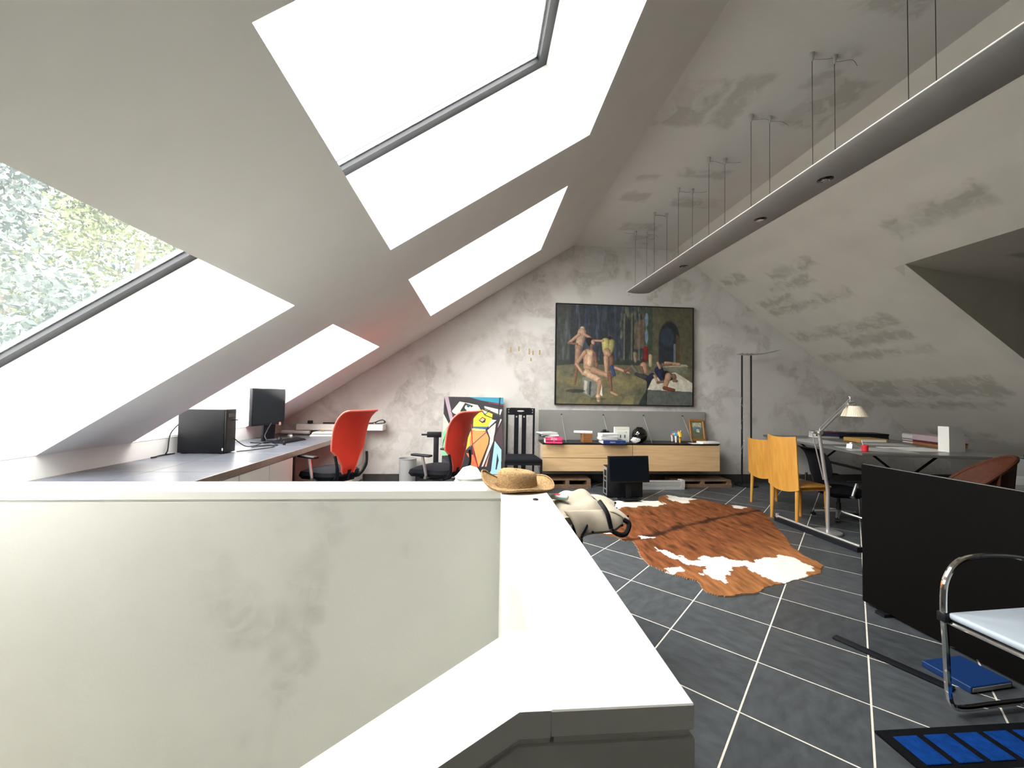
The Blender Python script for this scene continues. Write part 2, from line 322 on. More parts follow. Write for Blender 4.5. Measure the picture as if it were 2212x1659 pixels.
# floor slab and diagonal slate tiles
mb = MB()
rects = [(.23, XR, YB, WY), (-3.02, .23, 2.13, WY), (-3.02, .23, YB, .72)]
for (a, b, c, d) in rects: mb.b2((a, c, -.25), (b, d, -.0014))
floor = tag(mb.build('floor', M['grout'], smooth=0), 'dark slate tiles laid diagonally with pale grout', kind='structure')
PITCHT, JT, U0, V0 = .4472, .008, 2.9405, .3915
def uv2xy(u, v): return ((u-v)/2**.5, (u+v)/2**.5)
def clip(poly, k, val, keep_less):
    out = []
    for i in range(len(poly)):
        p, q = poly[i], poly[(i+1) % len(poly)]
        ip = (p[k] <= val) == keep_less or p[k] == val; iq = (q[k] <= val) == keep_less or q[k] == val
        if ip: out.append(p)
        if ip != iq:
            t = (val-p[k])/(q[k]-p[k]); out.append((p[0]+t*(q[0]-p[0]), p[1]+t*(q[1]-p[1])))
    return out
def area(p): return abs(sum(p[i][0]*p[(i+1) % len(p)][1]-p[(i+1) % len(p)][0]*p[i][1] for i in range(len(p))))/2 if len(p) > 2 else 0
def inview(x, y):
    d = Vector((x, y, 0))-Vector((0, 0, EYE)); z = d.dot(fw)
    if z < .3: return False
    u, v = d.dot(rt)/z*F_PX, -d.dot(up)/z*F_PX
    return abs(u) < 1180 and v < 930
h = (PITCHT-JT)/2
full = MB(); tp = [(-h, -h), (h, -h), (h, h), (-h, h)]; ti = [(p[0]*.994, p[1]*.994) for p in tp]
full.add([(*p, -.012) for p in tp]+[(*p, -.0008) for p in tp]+[(*p, 0) for p in ti], [(0, 1, 5, 4), (1, 2, 6, 5), (2, 3, 7, 6), (3, 0, 4, 7), (4, 5, 9, 8), (5, 6, 10, 9), (6, 7, 11, 10), (7, 4, 8, 11), (8, 9, 10, 11)])
full_me = full.mesh('tile', 0); full_me.materials.append(M['tile'])
rest = MB(); ntile = 0
for i in range(-12, 24):
    for j in range(-20, 24):
        uc, vc = U0+(i+.5)*PITCHT, V0+(j+.5)*PITCHT
        cx, cy = uv2xy(uc, vc); corners = [uv2xy(uc+a, vc+b) for a, b in ((-h, -h), (h, -h), (h, h), (-h, h))]
        for (a, b, c, d) in rects:
            p = corners
            for k, val, less in ((0, a, False), (0, b, True), (1, c, False), (1, d, True)):
                if p: p = clip(p, k, val, less)
            if area(p) < .0015: continue
            mx_, my_ = sum(q[0] for q in p)/len(p), sum(q[1] for q in p)/len(p)
            seen = any(inview(*q) for q in p+[(mx_, my_)]) and not (mx_ < .23 and my_ < 1) and not (mx_ < -.9 and my_ < 3.6)
            if seen and area(p) > (2*h)**2-.0005:
                o = bpy.data.objects.new('tile', full_me); COL.objects.link(o); o.parent = floor; o.location = (cx, cy, 0); o.rotation_euler = (0, 0, PI/4+random.choice((0, 1, 2, 3))*PI/2); ntile += 1
            else:
                t = rest if not seen else MB(); t.prism(p, 'z', -.012, 0)
                if seen: t.build('tile', M['tile'], floor, smooth=0); ntile += 1
if rest.v:
    r_ = rest.build('tile_field', M['tile'], floor, smooth=0); r_['kind'] = 'stuff'
print('tiles', ntile)

# skylight frames and panes (deep reveals, glass at the roof surface)
def skylight(idx, s0, s1, y0, y1):
    n0 = TH-.035
    root = thing('window_%d' % idx, None, None); root['kind'] = 'structure'
    def fr(a, b, w_=.05, d=.05, nm='frame_bar'):
        MB().b2(a, b, ML).build(nm, M['grey_frame'], root, smooth=0)
    W_ = .075
    fr((s0, y0, n0-.03), (s1, y0+W_, n0+.05)); fr((s0, y1-W_, n0-.03), (s1, y1, n0+.05))
    fr((s0, y0+W_, n0-.03), (s0+W_, y1-W_, n0+.05)); fr((s1-W_, y0+W_, n0-.03), (s1, y1-W_, n0+.05))
    # inner glazing bead: thin lighter strip
    e = MB()
    for a, b in (((s0+W_, y0+W_, n0+.005), (s1-W_, y0+W_+.012, n0+.03)), ((s0+W_, y1-W_-.012, n0+.005), (s1-W_, y1-W_, n0+.03)), ((s0+W_, y0+W_, n0+.005), (s0+W_+.012, y1-W_, n0+.03)), ((s1-W_-.012, y0+W_, n0+.005), (s1-W_, y1-W_, n0+.03))): e.b2(a, b, ML)
    e.build('glazing_bead', M['alu'], root, smooth=0)
    MB().b2((s0+.05, y0+.05, n0+.02), (s1-.05, y1-.05, n0+.028), ML).build('pane', M['glass'], root, smooth=0)
    c = ML @ Vector(((s0+s1)/2, (y0+y1)/2, TH+.06))
    # portal faces into the room (area lights shine along local -Z)
    o = portal('skylight_portal', c, s1-s0, y1-y0, (0, 0, 0))
    o.matrix_world = Matrix.Translation(c) @ Matrix(((cL, 0, -sL, 0), (0, 1, 0, 0), (sL, 0, cL, 0), (0, 0, 0, 1)))
k = 1
for (y0, y1) in SK:
    skylight(k, 0, s_low, y0, y1); k += 1
    skylight(k, s_mid-SPL, s_up, y0, y1); k += 1

# ------------------------------------------------------------------ trees outside
def leaf_mat(name, c):
    m = mat(name, c, .6, noise=.35, nscale=.8); p = m.node_tree.nodes['Principled BSDF']; return m
M['bark'] = mat('bark', (.09, .075, .06), .9, noise=.3, nscale=8)
def tree(label, x, y, z0, z1, zc, rad, n, c, ls):
    root = thing('garden_tree', label, 'tree', (x, y, z0), 0, None)
    mb = MB(); mb.tube([(0, 0, 0), (.1, .05, (zc-z0)*.5), (.05, 0, zc-z0), (.1, .1, (z1-z0)*.92)], [.28, .22, .15, .04], 10)
    for i in range(14):
        a = random.uniform(0, 2*PI); hh = random.uniform(.35, .9)*(z1-z0); L_ = rad*random.uniform(.5, .95)*(1.1-hh/(z1-z0)*.6)
        mb.tube([(.05, 0, hh), (L_*.5*math.cos(a), L_*.5*math.sin(a), hh+.4), (L_*math.cos(a), L_*math.sin(a), hh+.5)], [.07, .045, .015], 6)
    mb.build('trunk', M['bark'], root)
    # leaves gather in clumps around branch ends
    nc = 90; ph = RNG.uniform(0, 2*PI, nc); ct = RNG.uniform(-1, 1, nc); rr = rad*RNG.uniform(.45, 1, nc)**.6
    hz = (z1-zc)*1.0
    cc = np.stack([rr*np.sqrt(1-ct**2)*np.cos(ph), rr*np.sqrt(1-ct**2)*np.sin(ph), (zc-z0)+ct*hz*.95+.0*rr], 1)
    idx = RNG.integers(0, nc, n); P = cc[idx]+RNG.normal(0, rad*.13, (n, 3))
    A = RNG.normal(0, 1, (n, 3)); A /= np.linalg.norm(A, axis=1)[:, None]; Bv = np.cross(A, RNG.normal(0, 1, (n, 3))); Bv /= np.linalg.norm(Bv, axis=1)[:, None]
    s1 = ls*RNG.uniform(.6, 1.3, n)[:, None]; s2 = s1*.5
    V = np.stack([P-A*s1, P+Bv*s2, P+A*s1, P-Bv*s2], 1).reshape(-1, 3)
    Fc = np.arange(4*n).reshape(-1, 4)
    me = bpy.data.meshes.new('foliage'); me.from_pydata(V.tolist(), [], Fc.tolist())
    o = ob('foliage', me, c, root); o['kind'] = 'stuff'
L1 = leaf_mat('leaf_dark', (.024, .036, .033)); L2 = leaf_mat('leaf_lime', (.050, .060, .016)); L3 = leaf_mat('leaf_mid', (.030, .043, .039))
tree('tall dark green leafy tree beyond the lower skylight', -17.6, 16.2, -6, 10.6, 5.4, 3.7, 24000, L1, .12)
tree('yellow-green leafy tree beyond the lower skylight', -10.2, 12.6, -6, 7.0, 4.1, 2.2, 18000, L2, .075)
tree('blue-green leafy tree behind the yellow-green one', -18.5, 27.8, -6, 12.5, 6.4, 4.3, 22000, L3, .13)
tree('grey-green tree standing close to the lower skylight', -9.1, 7.3, -6, 5.2, 2.2, 2.2, 16000, L3, .08)
tag(B('ground_outside', (-45, -30, -6.4), (-4.5, 45, -6.0), mat('lawn', (.06, .10, .035), .9, noise=.3, nscale=2)), kind='structure')

# ------------------------------------------------------------------ painted pictures (pigment stored on the canvas grid)
class Paint:
    def __init__(s, w, h, base):
        s.w, s.h = w, h; s.a = np.ones((h, w, 3))*np.array(lin(base))
        s.X, s.Y = np.meshgrid(np.linspace(0, 1, w), np.linspace(0, 1, h))
    def put(s, m, c, al=1.0):
        m = np.clip(m, 0, 1)[..., None]*al; s.a = s.a*(1-m)+np.array(lin(c))*m
    def poly(s, pts, c, al=1.0):
        ins = np.zeros_like(s.X, bool); n = len(pts)
        for i in range(n):
            (x1, y1), (x2, y2) = pts[i], pts[(i+1) % n]
            if y1 == y2: continue
            cnd = ((y1 > s.Y) != (y2 > s.Y)) & (s.X < (x2-x1)*(s.Y-y1)/(y2-y1)+x1); ins ^= cnd
        s.put(ins.astype(float), c, al)
    def ell(s, x, y, rx, ry, c, al=1.0, soft=.15):
        d = ((s.X-x)/rx)**2+((s.Y-y)/ry)**2; s.put((1+soft-d)/(2*soft), c, al)
    def line(s, pts, wd, c, al=1.0, w2=None, asp=1.0):
        for (a, b) in zip(pts[:-1], pts[1:]):
            dx, dy = b[0]-a[0], (b[1]-a[1])*asp; L2 = dx*dx+dy*dy+1e-9
            t = np.clip(((s.X-a[0])*dx+(s.Y-a[1])*asp*dy)/L2, 0, 1)
            d = np.hypot(s.X-a[0]-t*dx, (s.Y-a[1])*asp-t*dy); ww = wd+(((w2 if w2 else wd)-wd)*t)
            s.put((ww-d)/(.0025)+.5, c, al)
    def noise(s, sx_, sy_, amp, seed, octv=3):
        r = np.random.default_rng(seed); o = np.zeros_like(s.X)
        for k in range(octv):
            g = r.normal(0, 1, (int(sy_*2**k)+2, int(sx_*2**k)+2)); u = s.X*(g.shape[1]-1.001); v = s.Y*(g.shape[0]-1.001)
            i, j = v.astype(int), u.astype(int); fu, fv = u-j, v-i
            o += (g[i, j]*(1-fu)*(1-fv)+g[i, j+1]*fu*(1-fv)+g[i+1, j]*(1-fu)*fv+g[i+1, j+1]*fu*fv)*.6**k
        return o*amp
    def mesh(s, name, W_, H_):
        nx, ny = s.w, s.h
        V = np.stack([(s.X-.5)*W_, np.zeros_like(s.X), (1-s.Y)*H_], -1).reshape(-1, 3)
        i, j = np.meshgrid(np.arange(nx-1), np.arange(ny-1)); k0 = (j*nx+i).ravel(); Fc = np.stack([k0, k0+nx, k0+nx+1, k0+1], 1)
        me = bpy.data.meshes.new(name); me.vertices.add(len(V)); me.vertices.foreach_set('co', V.ravel()); me.loops.add(Fc.size); me.loops.foreach_set('vertex_index', Fc.ravel())
        me.polygons.add(len(Fc)); me.polygons.foreach_set('loop_start', np.arange(0, Fc.size, 4)); me.update()
        at = me.color_attributes.new('Col', 'FLOAT_COLOR', 'POINT'); c4 = np.ones((len(V), 4)); c4[:, :3] = np.clip(s.a, 0, 1).reshape(-1, 3); at.data.foreach_set('color', c4.ravel()); me.validate()
        return me
M['paintwork'] = attr_mat('oil_paint', .55, .25, 120)
M['flat_paint'] = attr_mat('acrylic_paint', .6)
# large figure painting on the end wall
p = Paint(420, 300, (68, 72, 66)); A_ = 1.65/2.33
p.poly([(0, 0), (.66, 0), (.66, .62), (0, .62)], (50, 55, 60)); p.poly([(.0, 0), (.10, 0), (.10, .64), (0, .66)], (62, 66, 62))
p.poly([(.66, 0), (1, 0), (1, .64), (.66, .6)], (88, 88, 70)); p.poly([(.64, 0), (.70, 0), (.70, .6), (.64, .6)], (62, 76, 66))
p.poly([(0, .62), (.5, .55), (1, .62), (1, 1), (0, 1)], (98, 98, 80)); p.poly([(.3, .55), (.66, .5), (.66, .6), (.3, .6)], (52, 60, 56))
st = p.noise(60, 5, .5, 3); p.put(np.where(p.Y < .56, np.clip(st, 0, 1)*.26*(p.X < .66), 0), (120, 140, 160)); p.put(np.where((p.Y < .56) & (p.X > .2) & (p.X < .48), np.clip(p.noise(90, 9, .6, 9), 0, 1)*.5, 0), (66, 80, 112))
p.put(np.where((p.Y < .55) & (p.X > .45) & (p.X < .66), np.clip(p.noise(80, 12, .6, 4), 0, 1)*.55, 0), (132, 140, 110))
for x in (.49, .545, .60): p.line([(x, .08), (x, .54)], .006, (120, 126, 104), .6, asp=A_); p.line([(x+.012, .08), (x+.012, .54)], .004, (36, 42, 40), .7, asp=A_)
p.poly([(.57, .16), (.64, .12), (.64, .42), (.57, .44)], (126, 106, 84), .5)
for y in (.1, .27): p.ell(.655, y+.03, .012, .07, (120, 146, 170), .9)
p.ell(.825, .33, .078, .19, (34, 40, 46)); p.poly([(.747, .33), (.903, .33), (.903, .58), (.747, .58)], (40, 48, 56)); p.poly([(.875, .27), (.903, .3), (.903, .58), (.875, .58)], (84, 72, 46)); p.ell(.81, .3, .05, .10, (62, 76, 96), .45)
p.line([(.865, .38), (.865, .56)], .008, (112, 128, 140), .8, asp=A_)
p.put(np.where(p.Y > .66, np.clip(p.noise(7, 7, .5, 12), 0, 1)*.5, 0), (150, 140, 92)); p.put(np.where(p.Y > .66, np.clip(p.noise(9, 6, .6, 13), 0, 1)*.4, 0), (72, 84, 70))
p.poly([(.60, .99), (.66, .84), (.67, 1), (.6, 1)], (40, 52, 50)); p.poly([(.47, 1), (.5, .92), (.57, .9), (.56, 1)], (150, 144, 96), .4)
p.poly([(.66, .73), (.70, .73), (.68, 1), (.655, 1)], (28, 36, 44)); p.poly([(.665, .845), (1, .86), (1, 1), (.66, 1)], (88, 96, 92))
p.poly([(.665, .845), (.70, .735), (.87, .66), (1, .77), (1, .86)], (198, 198, 184)); p.poly([(.78, .6), (.96, .595), (.96, .68), (.84, .66)], (116, 122, 104)); p.poly([(.77, .575), (.95, .58), (.97, .6), (.78, .61)], (170, 168, 146))
SKN, SKD, SKL = (170, 138, 114), (116, 88, 74), (192, 166, 138)
def fig(lst):
    for a, b, w1, w2, c in lst:
        p.line([a, b], w1, tuple(x*.74 for x in c), w2=w2, asp=A_)
        o_ = -.22*max(w1, w2); p.line([(a[0]+o_, a[1]+o_*.6), (b[0]+o_, b[1]+o_*.6)], w1*.78, c, w2=w2*.78, asp=A_)
        p.line([(a[0]+1.6*o_, a[1]+o_), (b[0]+1.6*o_, b[1]+o_)], w1*.36, tuple(min(255, x*1.14) for x in c), .8, w2=w2*.36, asp=A_)
# standing figure at the left, back view; arms bent
fig([((.185, .24), (.185, .245), .016, .016, (176, 160, 130)), ((.182, .28), (.16, .44), .03, .026, (170, 146, 124)), ((.16, .44), (.148, .62), .024, .014, (148, 120, 102)), ((.148, .62), (.135, .8), .014, .008, SKD), ((.165, .30), (.09, .39), .012, .009, SKN), ((.09, .39), (.15, .40), .009, .008, SKD), ((.2, .3), (.24, .33), .012, .01, SKN)])
# figure with a pale shirt, seen from behind
fig([((.385, .33), (.385, .335), .014, .014, (40, 34, 32)), ((.355, .37), (.36, .46), .03, .026, (176, 172, 112)), ((.40, .37), (.39, .46), .022, .02, (150, 146, 96)), ((.365, .47), (.375, .53), .028, .026, SKN), ((.36, .53), (.365, .70), .02, .01, SKN), ((.395, .53), (.405, .72), .018, .009, SKD), ((.335, .36), (.25, .36), .009, .006, SKN)])
# seated figure on a draped stool
p.poly([(.19, .73), (.32, .74), (.335, .90), (.30, .88), (.26, .93), (.195, .90)], (120, 126, 118)); p.poly([(.29, .75), (.33, .78), (.335, .92), (.31, .90)], (216, 214, 196)); p.poly([(.205, .76), (.225, .77), (.22, .9), (.2, .88)], (186, 188, 174)); p.poly([(.24, .77), (.255, .77), (.25, .92), (.235, .9)], (64, 72, 70))
fig([((.235, .36), (.24, .39), .022, .018, (38, 30, 28)), ((.262, .37), (.263, .385), .013, .012, SKN), ((.255, .41), (.25, .45), .012, .012, SKD), ((.235, .50), (.232, .63), .042, .034, SKN), ((.245, .49), (.24, .6), .026, .02, SKL), ((.275, .49), (.293, .62), .014, .011, SKD), ((.205, .48), (.145, .60), .015, .012, SKN), ((.145, .60), (.195, .70), .011, .01, SKN), ((.225, .69), (.31, .76), .03, .022, SKL), ((.27, .66), (.37, .71), .026, .018, SKN), ((.315, .77), (.305, .90), .018, .011, SKN), ((.305, .92), (.31, .965), .018, .012, SKL), ((.385, .70), (.40, .86), .016, .009, SKD), ((.40, .88), (.44, .905), .01, .009, SKN)])
p.ell(.14, .87, .07, .018, (40, 46, 46), .8); p.ell(.31, .945, .05, .015, (50, 54, 46), .5)
# group behind, red robe, reclining figures
fig([((.655, .40), (.655, .405), .009, .009, SKD), ((.65, .43), (.65, .54), .018, .016, (120, 34, 30)), ((.685, .50), (.685, .6), .014, .012, (170, 160, 128)), ((.57, .48), (.575, .56), .014, .01, (132, 124, 104)), ((.43, .63), (.53, .68), .012, .007, SKN), ((.40, .62), (.42, .70), .012, .012, (52, 70, 118)), ((.5, .66), (.55, .61), .012, .012, SKD), ((.55, .61), (.58, .66), .012, .014, (104, 104, 96)), ((.625, .55), (.63, .56), .013, .013, (60, 48, 42)), ((.635, .6), (.645, .66), .026, .022, SKN), ((.62, .62), (.635, .7), .01, .008, SKD), ((.58, .69), (.65, .72), .012, .02, (60, 62, 66)), ((.70, .70), (.67, .74), .02, .02, (34, 44, 66))])
fig([((.80, .57), (.9, .58), .014, .012, SKN), ((.78, .59), (.84, .585), .01, .008, SKD)])
# lying figure with sandal
fig([((.75, .65), (.78, .72), .034, .03, (36, 40, 72)), ((.74, .57), (.755, .62), .009, .01, SKN), ((.80, .69), (.83, .71), .03, .028, (18, 18, 20)), ((.86, .70), (.865, .715), .017, .016, SKD), ((.715, .70), (.74, .77), .009, .008, SKN), ((.74, .77), (.82, .75), .009, .01, SKD), ((.82, .70), (.80, .80), .024, .016, SKN), ((.79, .825), (.86, .845), .014, .012, (112, 56, 42)), ((.86, .745), (.88, .75), .012, .01, SKD)])
p.a *= (1+np.clip(p.noise(46, 34, .10, 22)+p.noise(90, 40, .07, 23, 2), -.5, .6))[..., None]; p.a *= np.array((1.0, .97, .95))
pic = thing('wall_painting', 'large dark oil painting of figures in a hall on the end wall', 'painting', (2.384, WY-.012, 1.249), 0)
ob('painted_canvas', p.mesh('painted_canvas', 2.30, 1.62), M['paintwork'], pic).location = (0, -.034, .015)
B('stretcher', (-1.15, -.033, .015), (1.15, .008, 1.635), M['canvas'], pic)
for a, b in (((-1.166, -.042, 0), (1.166, .01, .015)), ((-1.166, -.042, 1.635), (1.166, .01, 1.65)), ((-1.166, -.042, .015), (-1.15, .01, 1.635)), ((1.15, -.042, .015), (1.166, .01, 1.635))): B('frame_strip', a, b, M['black_lacquer'], pic)
# colourful abstract canvas leaning on the wall
p = Paint(260, 380, (40, 36, 42)); K = 1.37/.925
def P2(*pts): return [((x-120)/1050., (y-130)/1560.) for x, y in pts]      # from a 1050 x 1560 sketch of the canvas
BLK = (26, 26, 32)
p.poly(P2((120, 130), (190, 130), (305, 600), (270, 680)), (176, 156, 170)); p.poly(P2((560, 130), (1170, 130), (1170, 250), (780, 190)), (40, 140, 168)); p.poly(P2((900, 222), (1170, 262), (1170, 275), (900, 230)), (170, 40, 70))
p.poly(P2((120, 440), (225, 630), (100, 800)), (232, 222, 190)); p.poly(P2((60, 820), (220, 660), (225, 1160), (60, 1170)), (134, 214, 160)); p.poly(P2((130, 910), (180, 760), (150, 900), (115, 1090)), BLK)
p.poly(P2((390, 205), (720, 265), (780, 360), (700, 440), (360, 460), (250, 400)), (222, 226, 200)); p.poly(P2((490, 235), (640, 290), (430, 440), (410, 380)), BLK); p.ell(*P2((540, 320))[0], .05, .03, (236, 236, 226)); p.ell(*P2((550, 290))[0], .03, .018, (30, 70, 80))
p.poly(P2((650, 450), (760, 340), (980, 430), (970, 530), (900, 660), (640, 660)), (246, 206, 56)); p.poly(P2((690, 420), (775, 370), (780, 440), (725, 470)), (250, 222, 40)); p.poly(P2((830, 290), (1080, 345), (1080, 450), (840, 350)), (236, 228, 206)); p.poly(P2((800, 370), (900, 400), (850, 450)), (196, 214, 224)); p.poly(P2((1095, 350), (1150, 345), (1110, 470), (1090, 440)), (226, 232, 224))
p.poly(P2((735, 550), (800, 485), (865, 520), (850, 580), (800, 595)), BLK); p.poly(P2((755, 545), (805, 500), (845, 530), (800, 570)), (226, 168, 132))
p.poly(P2((640, 665), (890, 660), (870, 700), (640, 695)), (58, 96, 144)); p.poly(P2((620, 690), (860, 705), (860, 735), (620, 730)), (250, 224, 120)); p.poly(P2((960, 530), (1050, 540), (910, 690), (920, 610)), (200, 222, 212))
p.poly(P2((490, 1000), (600, 720), (600, 980), (510, 1085)), (246, 196, 70)); p.poly(P2((590, 900), (610, 730), (640, 970), (590, 1010)), (236, 130, 80))
p.poly(P2((630, 735), (860, 740), (930, 860), (900, 980), (750, 1360), (640, 960)), (244, 152, 86)); p.poly(P2((890, 720), (1040, 590), (1010, 880), (830, 1340), (790, 1360), (930, 900)), (240, 206, 196)); p.poly(P2((1120, 520), (1150, 530), (1030, 820)), (238, 228, 206)); p.poly(P2((1150, 560), (1170, 1060), (1010, 880)), (70, 50, 56))
p.poly(P2((1010, 890), (1140, 1060), (1135, 1480), (945, 1480)), (160, 206, 230)); p.poly(P2((1070, 1120), (1095, 1240), (1060, 1400), (1040, 1400)), BLK); p.poly(P2((620, 1150), (660, 1150), (740, 1360), (620, 1340)), (240, 112, 70)); p.poly(P2((530, 1120), (600, 1130), (600, 1230)), (240, 120, 74)); p.poly(P2((850, 1370), (940, 1100), (880, 1370)), (238, 160, 150))
p.poly(P2((510, 1390), (720, 1400), (560, 1440)), (220, 70, 50)); p.poly(P2((560, 1450), (740, 1400), (720, 1690), (640, 1690)), (246, 156, 70)); p.poly(P2((810, 1400), (910, 1420), (850, 1500)), (196, 226, 120)); p.poly(P2((100, 1200), (500, 1400), (640, 1690), (100, 1690)), (60, 60, 72)); p.poly(P2((820, 1500), (1170, 1480), (1170, 1690), (760, 1690)), (214, 190, 120))
for pts, wd, c in ((((130, 250), (230, 600), (225, 660)), 14, BLK), (((390, 205), (250, 390), (290, 440), (380, 460)), 9, BLK), (((390, 205), (560, 235), (720, 268), (800, 390), (860, 460), (980, 505), (1100, 510)), 9, BLK), (((800, 380), (840, 450), (930, 360)), 7, BLK), (((830, 330), (960, 390), (1130, 460)), 10, BLK), (((1110, 130), (1085, 480), (1020, 830)), 13, BLK), (((1050, 555), (880, 720), (930, 860), (920, 960), (780, 1370)), 13, BLK), (((1170, 500), (1020, 820), (950, 1420)), 14, BLK), (((880, 750), (640, 970), (560, 1060)), 9, (74, 60, 90)), (((610, 620), (630, 900), (660, 1140), (740, 1360)), 9, (176, 30, 40)), (((540, 1380), (880, 1360)), 11, BLK), (((780, 1370), (740, 1500)), 22, BLK), (((600, 720), (500, 1000), (510, 1085)), 6, BLK)):
    p.line([((x-120)/1050., (y-130)/1560.) for x, y in pts], wd/1050.*.9, c, asp=K)
can = thing('leaning_canvas', 'colourful abstract canvas leaning on the wall beside the slatted chair', 'painting', (-.078, 6.08, 0), 0)
can.rotation_euler = (math.radians(-12), 0, 0)
ob('painted_canvas', p.mesh('painted_canvas', .925, 1.37), M['flat_paint'], can).location = (0, -.021, .002)
B('stretcher', (-.4625, -.02, 0), (.4625, .02, 1.372), M['paper'], can)

# ------------------------------------------------------------------ built-in desk along the left wall
desk = thing('tiled_desk', 'long built-in desk with grey tiled top under the skylights', 'desk', (-2.48, 4.4, 0))
DX0, DX1, DZ = -3.01, -1.95, .75
ox, oy = desk.location.x, desk.location.y
def L3(x, y, z): return (x-ox, y-oy, z)
B('worktop', L3(DX0, 2.30, .70), L3(DX1, 6.44, DZ-.006), M['desk_joint'], desk)
B('edge_strip', L3(DX1, 2.30, .695), L3(DX1+.012, 5.88, DZ+.002), M['edge_metal'], desk)
ys = [2.30, 2.78, 3.29, 3.80, 4.31, 4.82, 5.33, 5.88, 6.44]; xs = [DX0, -2.50, DX1]
for i in range(len(ys)-1):
    for j in range(2):
        B('tile', L3(xs[j]+.002, ys[i]+.002, DZ-.008), L3(xs[j+1]-.002, ys[i+1]-.002, DZ), M['desk_tile'], desk, .001, 1)
B('tile', L3(DX1+.002, 5.88, DZ-.008), L3(-1.775, 6.44, DZ), M['desk_tile'], desk)
B('end_top', L3(DX1, 5.88, .70), L3(-1.775, 6.44, DZ-.008), M['cab_white'], desk)
B('rear_support', L3(-2.98, 2.32, 0), L3(-2.94, 6.42, .70), M['cab_white'], desk)
for n_, (y0, y1) in enumerate(((2.32, 3.47), (3.48, 4.43))):
    cbn = thing('desk_cabinet', ('white base cabinet under the desk, next to the swivel chair' if n_ else 'white base cabinet under the desk, nearer the stairwell'), 'cabinet', (-2.4, (y0+y1)/2, 0))
    hw = (y1-y0)/2
    B('body', (-.5, -hw, .06), (.44, hw, .695), M['cab_white'], cbn); B('plinth', (-.5, -hw, 0), (.38, hw, .06), M['baseboard'], cbn)
    m2 = hw*2/2
    for q in range(2): B('door', (.441, -hw+q*m2+.003, .065), (.458, -hw+(q+1)*m2-.003, .69), M['cab_white'], cbn, .002, 1)
du = thing('drawer_unit', 'white drawer unit at the end of the desk by the wall', 'cabinet', (-2.2, 6.16, 0))
B('body', (-.35, -.27, .05), (.405, .27, .695), M['cab_white'], du); B('plinth', (-.35, -.26, 0), (.38, .27, .05), M['baseboard'], du)
for (z0, z1) in ((.53, .69), (.30, .52), (.06, .29)):
    d_ = B('drawer', (.406, -.265, z0), (.424, .265, z1), M['cab_white'], du, .002, 1)
    MB().tube([(.426, -.04, z1-.05), (.44, -.04, z1-.05), (.44, .04, z1-.05), (.426, .04, z1-.05)], .005, 6).build('handle', M['dark_metal'], d_)
    B('lock', (.424, .07, z1-.06), (.428, .085, z1-.04), M['dark_metal'], d_)
wsf = thing('wall_shelf', 'white box shelf on the wall behind the desk end', 'shelf', (-2.07, 6.33, .817))
B('shelf_board', (-.63, -.11, 0), (.63, .115, .09), M['cab_white'], wsf, .003, 1)
def single(mb_, name, m, label, cat, loc=(0, 0, 0), rz=0, group=None, smooth=35):
    o = mb_.build(name, m, None, smooth); o.location = loc; o.rotation_euler = (0, 0, rz); return tag(o, label, cat, group)
single(MB().b2((-.16, -.02, 0), (.16, .02, .02), None, .004), 'ruler_case', M['black'], 'long black case lying on the white wall shelf', 'case', (-2.18, 6.3, .908))
single(MB().b2((-.03, -.03, 0), (.03, .03, .045), None, .008), 'tape_holder', M['black'], 'small black tape holder on the white wall shelf', 'holder', (-2.53, 6.3, .908))
single(MB().b2((-.22, -.012, 0), (.22, .012, .012), None, .003).b2((-.2, .0, .012), (.1, .014, .02)), 'wooden_ruler', M['brown_wood'], 'brown wooden ruler on the white wall shelf', 'ruler', (-1.83, 6.36, .908))
cc = MB(); cc.tube(bez([(-.32, 0, .01), (-.1, .01, .012), (.02, 0, .02), (.1, -.02, .05), (.16, 0, .065), (.2, .02, .03), (.14, .02, .012), (.05, .0, .012), (.1, .03, .05), (.17, .02, .06), (.19, -.01, .012)], 8), .006, 6)
single(cc, 'cable_coil', M['black'], 'black cable coiled on the end of the white wall shelf', 'cable', (-1.63, 6.33, .908))
# tower computer on the desk
pc = thing('tower_computer', 'black tower computer standing on the tiled desk', 'computer', (-2.735, 4.32, .751))
B('case', (-.23, -.08, .006), (.205, .08, .440), M['black'], pc, .006); B('front_bezel', (.2055, -.08, .006), (.228, .08, .444), M['brown_wood'] if False else M['dark_metal'], pc, .01, 3)
B('drive_slot', (.2275, -.06, .36), (.231, .06, .40), M['black_gloss'], pc); B('badge', (.19, -.0815, .03), (.202, -.0805, .055), M['paper'], pc)
B('foot', (-.2, -.07, 0), (-.16, .07, .007), M['black'], pc); B('foot', (.15, -.07, 0), (.19, .07, .007), M['black'], pc)
MB().tube([(.229, .0, .33), (.26, .0, .335), (.29, .0, .332)], .006, 6).build('usb_stick', M['black'], pc)
def monitor(label, loc, rz, W_, H_, zb, mt=M['black'], group=None):
    t = thing('computer_monitor', label, 'monitor', loc, rz, group)
    # faces local -y
    B('housing', (-W_/2, -.012, zb), (W_/2, .03, zb+H_), mt, t, .005)
    B('screen_panel', (-W_/2+.014, -.0135, zb+.022), (W_/2-.014, -.0118, zb+H_-.014), M['screen'], t)
    B('rear_bulge', (-W_*.3, .03, zb+H_*.2), (W_*.3, .055, zb+H_*.8), mt, t, .01)
    B('stand_neck', (-.035, .028, .012), (.035, .062, zb+H_*.5), mt, t, .006)
    MB().box((0, .03, .008), (.26, .20, .016), None, .007, 3).build('stand_base', mt, t)
    return t
mon = monitor('black monitor standing on the tiled desk by the keyboard', (-2.60, 5.22, .751), math.radians(77), .55, .45, .215)
B('cable_tag', (.17, -.016, .20), (.205, -.0125, .24), mat('paper_tag', (.42, .27, .24), .7), mon)
